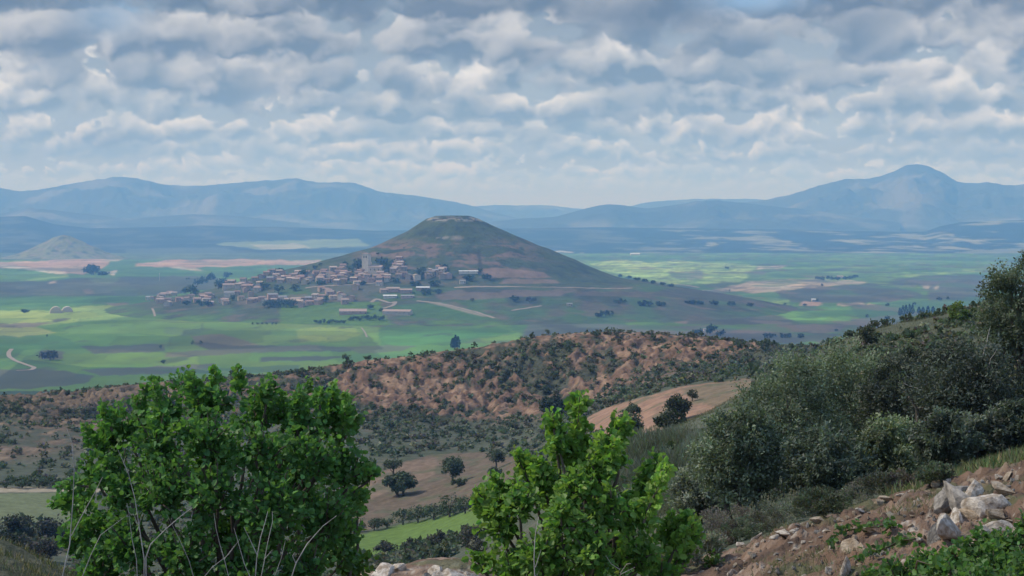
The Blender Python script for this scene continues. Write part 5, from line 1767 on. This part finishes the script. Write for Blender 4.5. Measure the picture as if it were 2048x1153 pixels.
vr = np.random.RandomState(1600)
PLURAL = ['first', 'second', 'third', 'fourth', 'fifth', 'sixth', 'seventh', 'eighth', 'ninth', 'tenth', 'eleventh', 'twelfth', 'thirteenth', 'fourteenth', 'fifteenth', 'sixteenth', 'seventeenth', 'eighteenth', 'nineteenth', 'twentieth', 'twenty-first', 'twenty-second', 'twenty-third', 'twenty-fourth', 'twenty-fifth', 'twenty-sixth']
CLUSTERS = [  # where, houses (px, py of the ground, width px, wall, roof)
    ('in the lowest western village row', [(297, 601, 9, 'white', 'grey'), (314, 601, 13, 'pink', 'pale'), (322, 607, 16, 'tan', 'pinkish'), (336, 604, 13, 'pink', 'brown'), (336, 612, 15, 'cream', 'pale'), (346, 592, 15, 'tan', 'pale'),
      (358, 602, 13, 'pink', 'brown'), (370, 604, 14, 'pink', 'terracotta'), (383, 599, 12, 'cream', 'brown'), (394, 604, 14, 'pink', 'pinkish'), (405, 596, 12, 'tan', 'brown'), (412, 604, 15, 'cream', 'pale'), (424, 597, 12, 'stone', 'brown')]),
    ('in the western middle village quarter', [(446, 604, 14, 'tan', 'brown'), (457, 578, 22, 'cream', 'pinkish'), (459, 594, 20, 'white', 'grey'), (474, 590, 13, 'tan', 'terracotta'), (478, 576, 13, 'cream', 'pale'), (482, 601, 12, 'ochre', 'brown'), (487, 566, 12, 'cream', 'brown'),
      (492, 584, 14, 'pink', 'pinkish'), (497, 573, 12, 'stone', 'brown'), (502, 593, 14, 'tan', 'pinkish'), (507, 604, 18, 'pink', 'pinkish'), (510, 562, 12, 'stone', 'terracotta'), (514, 580, 13, 'tan', 'brown'), (519, 570, 12, 'cream', 'pale'), (524, 602, 14, 'pink', 'brown')]),
    ('in the upper village quarter', [(523, 557, 13, 'stone', 'brown'), (534, 552, 13, 'tan', 'terracotta'), (541, 563, 14, 'pink', 'grey'), (548, 546, 12, 'stone', 'brown'), (553, 556, 13, 'cream', 'pinkish'), (562, 566, 14, 'tan', 'pale'), (566, 552, 12, 'pink', 'brown'),
      (575, 561, 12, 'stone', 'terracotta'), (585, 555, 13, 'tan', 'brown'), (592, 566, 15, 'ochre', 'pinkish'), (597, 548, 13, 'pink', 'pale'), (603, 558, 12, 'stone', 'brown'), (610, 568, 13, 'ochre', 'pale'), (615, 551, 12, 'pink', 'brown'), (620, 562, 11, 'cream', 'pinkish')]),
    ('in the row along the green fields', [(530, 607, 14, 'cream', 'pale'), (545, 597, 20, 'pink', 'grey'), (549, 607, 14, 'tan', 'pinkish'), (566, 601, 17, 'white', 'grey'), (577, 605, 16, 'cream', 'pinkish'), (592, 606, 18, 'white', 'pale'), (605, 602, 14, 'tan', 'brown'), (616, 601, 13, 'pink', 'grey'),
      (620, 610, 18, 'pink', 'terracotta'), (632, 598, 13, 'cream', 'pale'), (637, 609, 13, 'pink', 'brown'), (667, 598, 17, 'cream', 'pale'), (684, 599, 18, 'cream', 'pinkish'), (701, 602, 20, 'pink', 'brown')]),
    ('on the slope left of the church', [(632, 552, 12, 'pink', 'brown'), (641, 561, 13, 'tan', 'pinkish'), (649, 546, 13, 'stone', 'terracotta'), (655, 566, 13, 'pink', 'brown'), (660, 554, 13, 'cream', 'brown'), (666, 542, 14, 'stone', 'pale'), (671, 562, 12, 'tan', 'terracotta'), (676, 550, 12, 'pink', 'brown'),
      (682, 568, 12, 'ochre', 'terracotta'), (685, 540, 12, 'stone', 'brown'), (689, 560, 12, 'ochre', 'pale'), (697, 550, 12, 'tan', 'brown')]),
    ('in the row below the church', [(708, 562, 14, 'pink', 'pale'), (716, 553, 13, 'tan', 'brown'), (724, 562, 13, 'pink', 'terracotta'), (733, 556, 13, 'cream', 'pinkish'), (742, 564, 14, 'pink', 'brown'), (752, 558, 13, 'tan', 'pinkish'), (764, 562, 15, 'pink', 'brown'), (775, 557, 13, 'cream', 'pale')]),
    ('at the eastern village end', [(789, 540, 14, 'white', 'pale'), (798, 556, 13, 'stone', 'brown'), (808, 552, 13, 'pink', 'brown'), (817, 558, 12, 'tan', 'grey'), (833, 558, 16, 'cream', 'pale'), (857, 545, 13, 'white', 'pale'), (871, 547, 16, 'pink', 'grey'), (884, 556, 13, 'tan', 'brown'), (897, 555, 15, 'pink', 'pinkish')]),
]
WORD = {'tan': 'tan', 'pink': 'pinkish', 'cream': 'cream', 'ochre': 'ochre', 'white': 'whitish', 'stone': 'dull stone'}
HC = []
for where, lst in CLUSTERS:
    x0_, x1_ = min(q[0] for q in lst), max(q[0] for q in lst)
    for _ in range(900):
        if len(lst) >= 26:
            break
        q = lst[vr.randint(len(lst))]
        c_ = (q[0] + vr.normal() * 9, q[1] + vr.normal() * 4.5)
        if x0_ - 3 < c_[0] < x1_ + 3 and min(abs(c_[0] - z[0]) / 1.0 + abs(c_[1] - z[1]) * 1.3 for z in lst) > 5.6:
            lst = lst + [(c_[0], c_[1], 11 + 4 * vr.rand(), ['tan', 'pink', 'cream', 'stone'][vr.randint(4)], ['brown', 'pinkish', 'terracotta', 'pale'][vr.randint(4)])]
    lst = sorted(lst)
    for k, (px, py, w, wall, roof) in enumerate(lst):
        p = hit(px, py, 2500, 4000)
        s = p[1] / FPX
        ww = w * s * 1.02
        dp = 8 + 3 * vr.rand()
        hh = 4.2 + 3.0 * vr.rand()
        rot = (vr.rand() - 0.5) * 0.9 + (math.pi / 2 if vr.rand() < 0.28 else 0)
        HC.append((px, py))
        house('village_house', f'{WORD[wall]} house with {roof} roof {where}, {PLURAL[k]} from left', 'house', p, ww, dp, hh, 1.3 + 0.9 * vr.rand(), rot, wall, roof, 'houses ' + where, 2)

# church: tower and nave
p = hit(733, 546, 2600, 4000)
root = bpy.data.objects.new('church', None)
COL.objects.link(root)
root.location = tuple(p)
root.rotation_euler = (0, 0, -0.35)
tag(root, 'stone church with a tall square tower above the village roofs', 'church')
tw, thh = 5.6, 31.0
tower = part('tower', root, *box(-tw, tw, -tw, tw, -5, thh), WM['white'])
part('tower_cornice', tower, *box(-tw - .4, tw + .4, -tw - .4, tw + .4, thh + .003, thh + 0.8), WM['cream'])
for sx_ in (-2.0, 2.0):
    part('belfry_opening', tower, *box(sx_ - .8, sx_ + .8, -tw - .1, -tw + .2, thh - 6.5, thh - 2.5), M_DARK)
    part('belfry_opening', tower, *box(-tw - .1, -tw + .2, sx_ - .8, sx_ + .8, thh - 6.5, thh - 2.5), M_DARK)
V, F = box(-tw + .3, tw - .3, -tw + .3, tw - .3, thh + 0.803, thh + 0.81)
V = V[:4] + [(0, 0, thh + 3.0)]
part('tower_roof', tower, V, [(0, 2, 3, 1), (0, 1, 4), (1, 3, 4), (3, 2, 4), (2, 0, 4)], RM['brown'])
x0, x1, y0, y1, hn_, rr = tw + 0.01, tw + 24, -6.0, 6.0, 9.5, 3.0
V = [(x0, y0, -5), (x1, y0, -5), (x1, y1, -5), (x0, y1, -5), (x0, y0, hn_), (x1, y0, hn_), (x1, y1, hn_), (x0, y1, hn_), (x0, 0, hn_ + rr), (x1, 0, hn_ + rr)]
part('nave_wall', root, V, [(0, 1, 5, 4), (1, 2, 6, 9, 5), (2, 3, 7, 6), (3, 0, 4, 8, 7), (4, 5, 9, 8), (6, 7, 8, 9)], WM['cream'])
V = [(x0, y0 - .5, hn_ - .2), (x1 + .5, y0 - .5, hn_ - .2), (x1 + .5, 0, hn_ + rr + .05), (x0, 0, hn_ + rr + .05), (x1 + .5, y1 + .5, hn_ - .2), (x0, y1 + .5, hn_ - .2)]
V = V + [(a, b, c_ + 0.4) for a, b, c_ in V]
part('nave_roof', root, V, [(0, 3, 2, 1), (3, 5, 4, 2), (6, 7, 8, 9), (9, 8, 10, 11), (0, 1, 7, 6), (4, 5, 11, 10), (1, 2, 8, 7), (2, 4, 10, 8), (3, 0, 6, 9), (5, 3, 9, 11)], RM['pinkish'])
for q in range(3):
    part('window', root, *box(x0 + 4 + 7 * q, x0 + 5.2 + 7 * q, y0 - .08, y0 + .1, 4.0, 7.0), M_DARK)

# farm sheds and other separate buildings
def shed(label, px, py, wpx, dp, h, rise, rot, wall, roof, name='farm_shed', cat='shed', d0=1800, d1=4500, group=None, openings=3):
    p = hit(px, py, d0, d1)
    return house(name, label, cat, p, wpx * p[1] / FPX, dp, h, rise, rot, wall, roof, group, openings, False, 2.0)


shed('long grey pink farm shed at the left of the two below the village', 706, 628, 54, 15, 4.0, 3.4, 0.06, 'pink', 'pinkish')
shed('long farm shed with white gable end below the village', 795, 629, 58, 13, 4.5, 2.6, -0.28, 'cream', 'pinkish')
shed('bright white roofed long shed above the road on the hill foot', 937, 546, 38, 9, 2.6, 1.0, 0.04, 'white', 'white')
shed('white shed standing alone under the hill road', 925, 567, 12, 9, 4.0, 1.5, 0.1, 'white', 'grey')
shed('long low white shed at the foot of the village road', 780, 596, 27, 10, 3.2, 1.2, 0.05, 'white', 'white')
shed('pale shed right of the long low white one', 815, 596, 26, 9, 3.0, 1.2, 0.08, 'pink', 'grey')
shed('pale pink warehouse with brown roof above the long low white shed', 786, 583, 26, 12, 4.5, 2.0, 0.12, 'pink', 'pale')
shed('bright white roofed warehouse beside dark trees below the village', 846, 580, 26, 12, 3.4, 1.6, -0.05, 'pink', 'white')
shed('pinkish barn between the road and the warehouses', 812, 586, 24, 10, 4.5, 2.0, 0.0, 'pink', 'pinkish')
shed('pale barn at the left of the warehouse row', 768, 585, 16, 10, 4.0, 2.0, 0.2, 'tan', 'pinkish')
shed('small white hut alone in the fields right of the cone hill', 1627, 603, 8, 7, 3.5, 1.2, 0.1, 'white', 'white', 'field_hut', 'hut', 3000, 5200, None, 1)
shed('lone pale hut among bushes in the valley right of the cone hill', 1139, 612, 11, 8, 3.0, 1.2, 0.0, 'cream', 'grey', 'field_hut', 'hut', 2200, 4200, None, 1)
shed('tiny white hut by a hedge above the badland ridge', 1409, 663, 4, 4, 3.0, 1.0, 0.1, 'white', 'grey', 'field_hut', 'hut', 1800, 3200, None, 0)
shed('white farm house far off at the foot of the plateau', 1270, 511, 18, 30, 7.0, 3.0, 0.05, 'white', 'white', 'far_farm', 'farm', 5000, 9500, None, 0)
shed('pale farm house among hedges in the far right fields', 1680, 557, 12, 14, 5.0, 2.0, 0.05, 'cream', 'pale', 'far_farm', 'farm', 4000, 7500, None, 0)

# arched greenhouse tunnels
def tunnel(label, px, py, wpx, hpx, length, seed):
    p = hit(px, py, 2400, 4000)
    s = p[1] / FPX
    r, h = wpx * s / 2, hpx * s
    th = np.linspace(0, math.pi, 13)
    root = bpy.data.objects.new('greenhouse_tunnel', None)
    COL.objects.link(root)
    root.location = tuple(p)
    root.rotation_euler = (0, 0, 0.25)
    tag(root, label, 'greenhouse', 'white tunnels in the left field')
    V, F = [], []
    for y in (0, length):
        for a in th:
            V.append((r * math.cos(a), y, h * math.sin(a)))
    for q in range(12):
        F.append((q, q + 1, q + 14, q + 13))
    part('cover', root, V, F, WM['white'])
    part('end_wall', root, V[:13], [tuple(range(13))[::-1]], WM['cream'])
    part('end_wall', root, V[13:], [tuple(range(13))], WM['cream'])


tunnel('left arched white tunnel greenhouse in the pale field', 112, 627, 24, 13, 26, 1)
tunnel('right arched white tunnel greenhouse in the pale field', 135, 625, 22, 11, 26, 2)


# castle ruin on the hill top and thin masts
def ruin(label, px, py, wpx, h, name='ruined_wall'):
    p = hit(px, py, 3000, 3600)
    s = p[1] / FPX
    rngr = np.random.RandomState(int(px))
    n = 9
    V, F = [], []
    x = np.linspace(-wpx * s / 2, wpx * s / 2, n)
    tp = h * (0.5 + 0.6 * rngr.rand(n))
    for q in range(n):
        yy = 1.5 * math.sin(q * 0.7)
        V += [(x[q], yy - .8, -2), (x[q], yy + .8, -2), (x[q], yy + .8, tp[q]), (x[q], yy - .8, tp[q])]
    for q in range(n - 1):
        a = q * 4
        F += [(a, a + 4, a + 7, a + 3), (a + 3, a + 7, a + 6, a + 2), (a + 1, a + 2, a + 6, a + 5)]
    F += [(0, 3, 2, 1), (4 * n - 4, 4 * n - 3, 4 * n - 2, 4 * n - 1)]
    o = part(name, None, V, F, WM['stone'])
    o.location = tuple(p)
    tag(o, label, 'ruin')


ruin('broken stone wall on the left of the hill top', 876, 440, 22, 2.5)
ruin('longest broken stone wall on the hill top', 908, 437, 30, 2.5)
ruin('broken stone wall at the right end of the hill top', 946, 439, 14, 2.0)
for px, py, hpx, lab in [(319, 562, 15, 'tall thin white mast in the fields left of the village'), (414, 551, 7, 'short white mast behind the trees left of the village')]:
    p = hit(px, py, 3300, 5200)
    acc = Acc()
    hh = hpx * p[1] / FPX
    tube(acc, [(0, 0, -1), (0, 0, hh * 0.5), (0, 0, hh)], [0.75, 0.6, 0.5], (.8, .8, .8), 6)
    tube(acc, [(0, 0, hh - 1.5), (0, 0, hh - 0.4)], [1.1, 1.1], (.8, .8, .8), 6)
    o = obj('mast', acc.mesh('mast', WM['white']), None, lab, 'mast')
    o.location = tuple(p)

# trees of village and plain
BLUEGREEN = (0.040, 0.062, 0.040)
MIDG = (0.050, 0.085, 0.040)


def far_tree(label, px, py, wpx, hpx, seed, col=BLUEGREEN, group=None, name='tree', d0=1750, d1=7000, cat='tree', trunk=0.12, clumps=12, per=16, depth=None):
    p = hit(px, py, d0, d1)
    s = p[1] / FPX
    w, h = wpx * s, hpx * s
    return tree(name, label, cat, p, w, h, h * trunk, seed, col, group, w * 0.16 if wpx < 40 else w * 0.09, clumps, per, 0, M_OLIVE, depth=depth)


VT = [(381, 590, 34, 22), (392, 592, 20, 16), (368, 588, 18, 14), (445, 572, 28, 18), (437, 578, 22, 16), (425, 560, 26, 16), (410, 566, 26, 16), (395, 570, 26, 14), (455, 556, 24, 14), (402, 612, 24, 12), (418, 613, 22, 11), (372, 610, 20, 10), (465, 602, 18, 14),
      (535, 594, 32, 26), (528, 580, 22, 20), (556, 588, 26, 20), (575, 590, 30, 18), (590, 582, 22, 14), (500, 590, 12, 14), (548, 543, 16, 12), (561, 546, 22, 12), (605, 555, 24, 18), (600, 538, 18, 10), (630, 540, 16, 10), (642, 570, 26, 10), (670, 546, 14, 12),
      (714, 541, 30, 26), (705, 544, 18, 18), (765, 530, 34, 18), (778, 545, 22, 24), (788, 530, 18, 14), (845, 554, 24, 22), (836, 552, 14, 16), (855, 556, 12, 12), (886, 540, 26, 12), (875, 552, 20, 12), (960, 546, 16, 12), (938, 560, 30, 10), (972, 558, 26, 10),
      (790, 565, 24, 8), (760, 571, 20, 8), (830, 572, 30, 10), (870, 572, 26, 12), (853, 590, 30, 14), (875, 588, 20, 12), (652, 606, 14, 16), (662, 628, 16, 12), (740, 619, 18, 12), (762, 624, 14, 8), (725, 570, 20, 8), (751, 560, 10, 8), (690, 530, 14, 8), (755, 510, 8, 6), (640, 532, 8, 8)]
for k, (px, py, w, h) in enumerate(VT):
    if 440 < px < 700 and k % 3 == 1:
        continue
    h = h * 0.85
    far_tree('dark green tree standing among the houses of the village', px, py, w, h, 1700 + k, BLUEGREEN if k % 3 else MIDG, 'trees among the village houses')
for k in range(12):
    px = 530 + 58 * (k / 11.0)
    far_tree('dark tree of the clump at the village edge above the green field', px, 616 - 3 * (k % 2), 16, 15, 1780 + k, BLUEGREEN, 'tree clump before the front row')
for k in range(8):
    far_tree('dark bush in the hedge left of the farm sheds', 632 + 8 * k, 647 + (k % 2), 12, 7 + (k % 3), 1800 + k, BLUEGREEN, 'hedge left of the farm sheds', 'hedge_bush', cat='bush')
for k in range(11):
    far_tree('dark bush in the hedge below the farm sheds', 700 + 6.6 * k, 642 - (k % 3), 12, 9 + (k % 3), 1820 + k, BLUEGREEN, 'hedge below the farm sheds', 'hedge_bush', cat='bush')
for k, px in enumerate((505, 515, 525, 533, 545, 552)):
    far_tree('tiny bush in the broken hedge across the big green field', px, 650, 7, 5, 1840 + k, BLUEGREEN, 'broken hedge in the green field', 'hedge_bush', cat='bush')
far_tree('big dark round grove tree on the tan field at the left', 183, 550, 35, 19, 1851, (0.045, 0.06, 0.045), None, 'oak_tree', clumps=26, per=22)
far_tree('low dark wood edge bush right of the big grove tree', 207, 551, 30, 7, 1852, BLUEGREEN, None, 'round_shrub', cat='shrub')
far_tree('left one of the two dots of trees on the brown slope', 384, 690, 8, 9, 1853, BLUEGREEN, 'pair on the brown slope')
far_tree('right one of the two dots of trees on the brown slope', 401, 690, 9, 8, 1854, BLUEGREEN, 'pair on the brown slope')
far_tree('single dark bush below the brown slope', 322, 698, 9, 8, 1855, BLUEGREEN, None, 'round_shrub', cat='shrub')
far_tree('dark bush in the yellow strip at the left', 50, 626, 20, 7, 1856, BLUEGREEN, None, 'round_shrub', cat='shrub')
far_tree('single dark bush on the green field at the left', 94, 674, 7, 5, 1857, BLUEGREEN, None, 'round_shrub', cat='shrub')
far_tree('dark copse with purple tint at the far left in the green field', 100, 721, 54, 18, 1858, (0.06, 0.06, 0.05), None, 'round_shrub', cat='shrub', clumps=26, per=20)
far_tree('small dark bush above the large front bush', 327, 728, 12, 8, 1859, BLUEGREEN, None, 'round_shrub', cat='shrub')
for k, px in enumerate((373, 378, 395)):
    far_tree('tiny tree on the field edge behind the village', px, 561, 5, 6, 1862 + k, BLUEGREEN, 'tiny trees behind the village')
# poplars
def poplar(label, px, py, wpx, hpx, seed, col, group):
    p = hit(px, py, 1750, 7000)
    s = p[1] / FPX
    w, h = wpx * s, hpx * s
    rng = np.random.RandomState(seed)
    root = bpy.data.objects.new('poplar_tree', None)
    COL.objects.link(root)
    root.location = tuple(p)
    tag(root, label, 'tree', group)
    n = 420
    t = rng.rand(n)
    rad = w * 0.5 * np.interp(t, [0, 0.15, 0.4, 0.75, 1], [0.55, 0.95, 1.0, 0.6, 0.08]) * (0.6 + 0.4 * rng.rand(n))
    a = rng.rand(n) * 6.283
    P = np.stack([np.cos(a) * rad, np.sin(a) * rad, h * (0.05 + 0.92 * t)], 1)
    acc = Acc()
    leaf_quads(acc, P, w * 0.20 * (0.7 + 0.6 * rng.rand(n)), vary(col, n, rng, 0.25), rng, 0.2, 0.7, None, 0, np.array([0, 0, 1.0]), 1.0)
    obj('crown', acc.mesh('crown', M_OLIVE), root)
    tr = Acc()
    tube(tr, [(0, 0, -0.5), (0, 0, h * 0.5), (0, 0, h * 0.9)], [w * 0.06, w * 0.04, w * 0.01], (.1, .08, .06), 6)
    obj('trunk', tr.mesh('trunk', M_BARK, True), root)


for k, (px, h) in enumerate([(905, 20), (911, 27), (916, 24), (909, 22)]):
    poplar('dark poplar of the tight group in the green field below the cone hill', px, 697, 10, h, 1870 + k, (0.026, 0.042, 0.036), 'poplar group in the green field')
for k, (px, h) in enumerate([(1800, 16), (1806, 20), (1812, 21), (1819, 22), (1825, 20), (1838, 14), (1846, 13), (1856, 14), (1866, 12)]):
    poplar('dark slim poplar in the row above the right hillside', px, 632 - 0.1 * (px - 1800), 8, h, 1880 + k, (0.032, 0.050, 0.042), 'poplar row above the right hillside')
far_tree('lone dark cypress on the pale track right of the cone hill', 1459, 586, 5, 11, 1895, BLUEGREEN, None, 'poplar_tree', trunk=0.05, clumps=8)
far_tree('lone dark bush on the tan field edge at the right', 1644, 573, 8, 5, 1896, (0.05, 0.045, 0.045), None, 'round_shrub', cat='shrub')
RH = [(1635, 560), (1645, 561), (1655, 559), (1665, 560), (1675, 561), (1690, 560), (1700, 559), (1711, 556)]
for k, (px, py) in enumerate(RH):
    far_tree('dark tree in the hedge beside the far farm at the right', px, py, 14, 7, 1900 + k, BLUEGREEN, 'hedge beside the far right farm')
RV = [(1380, 608, 30, 6), (1400, 609, 22, 6), (1430, 610, 26, 7), (1462, 612, 20, 9), (1500, 613, 18, 6), (1240, 608, 40, 10), (1290, 612, 36, 9), (1320, 612, 26, 8), (1060, 606, 40, 12), (1030, 604, 26, 12), (945, 604, 10, 8), (1200, 634, 30, 10), (1220, 632, 24, 10), (1420, 668, 34, 18), (1440, 672, 26, 12), (1395, 670, 26, 12),
      (1570, 676, 30, 8), (1600, 676, 26, 7), (1540, 676, 30, 8), (1775, 613, 12, 6), (1828, 611, 9, 6), (1775, 640, 14, 9), (1735, 636, 10, 7), (1672, 664, 9, 6), (1610, 613, 10, 6), (1570, 611, 8, 5), (1880, 602, 14, 7), (1895, 600, 10, 6), (1455, 538, 12, 4), (1635, 604, 8, 7)]
for k, (px, py, w, h) in enumerate(RV):
    far_tree('dark bush or small tree along the hedges of the right valley', px, py, w, h, 1920 + k, BLUEGREEN if k % 2 else (0.045, 0.055, 0.042), 'bushes along the right valley hedges', 'round_shrub', cat='shrub', depth=14)
for k in range(7):
    far_tree('dark bush on the skyline of the right foot of the cone hill', 1240 + 17 * k, 553 + 3.2 * k + 2, 16, 6, 1960 + k, BLUEGREEN, 'bushes on the right foot of the cone hill', 'round_shrub', cat='shrub', d0=2600)


# roads and tracks
M_ROAD = solid_mat('pale_gravel', (0.33, 0.26, 0.195), 0.05, 0.15, 0.95, space='Generated')


def road(name, pts, width, d0=1750, d1=6500, lift=0.35):
    P = np.array(pts, float)
    t = np.linspace(0, len(P) - 1, (len(P) - 1) * 14 + 1)
    px = np.interp(t, np.arange(len(P)), P[:, 0])
    py = np.interp(t, np.arange(len(P)), P[:, 1])
    W_ = np.array([hit(a, b, d0, d1) for a, b in zip(px, py)])
    for ax_ in (0, 1):
        W_[:, ax_] = blur(W_[:, ax_][:, None], 3, 0)[:, 0]
    tan = unit(np.gradient(W_[:, :2], axis=0))
    nrm_ = np.stack([-tan[:, 1], tan[:, 0]], 1) * width / 2
    L, R_ = W_[:, :2] + nrm_, W_[:, :2] - nrm_
    V = np.concatenate([np.column_stack([L, ground(L[:, 0], L[:, 1]) + lift]), np.column_stack([R_, ground(R_[:, 0], R_[:, 1]) + lift])])
    n = len(W_)
    q = np.arange(n - 1)
    F = np.stack([q, q + n, q + n + 1, q + 1], 1)
    obj(name, raw_mesh(name, V, F.ravel(), np.arange(len(F)) * 4, M_ROAD), kind='structure')


road('road', [(905, 576), (950, 574), (1010, 574), (1080, 575), (1150, 576), (1215, 578), (1270, 577)], 6)
road('road', [(608, 577), (640, 573), (680, 571), (725, 569), (755, 566), (790, 561)], 6)
road('road', [(742, 606), (752, 598), (765, 602), (780, 607), (792, 604), (786, 612), (765, 618)], 6)
road('road', [(830, 602), (870, 606), (910, 614), (950, 624), (992, 638)], 6)
road('track', [(24, 698), (17, 706), (18, 714), (30, 722), (52, 730), (70, 736), (62, 741), (30, 742)], 5)
road('track', [(304, 617), (308, 625), (310, 634)], 3.5)
road('track', [(722, 655), (730, 665), (734, 676)], 2.5)
road('track', [(1085, 612), (1060, 616), (1020, 622)], 5)
road('track', [(1385, 578), (1430, 583), (1480, 583), (1530, 578)], 9)
road('track', [(1340, 568), (1372, 571), (1400, 576)], 8)
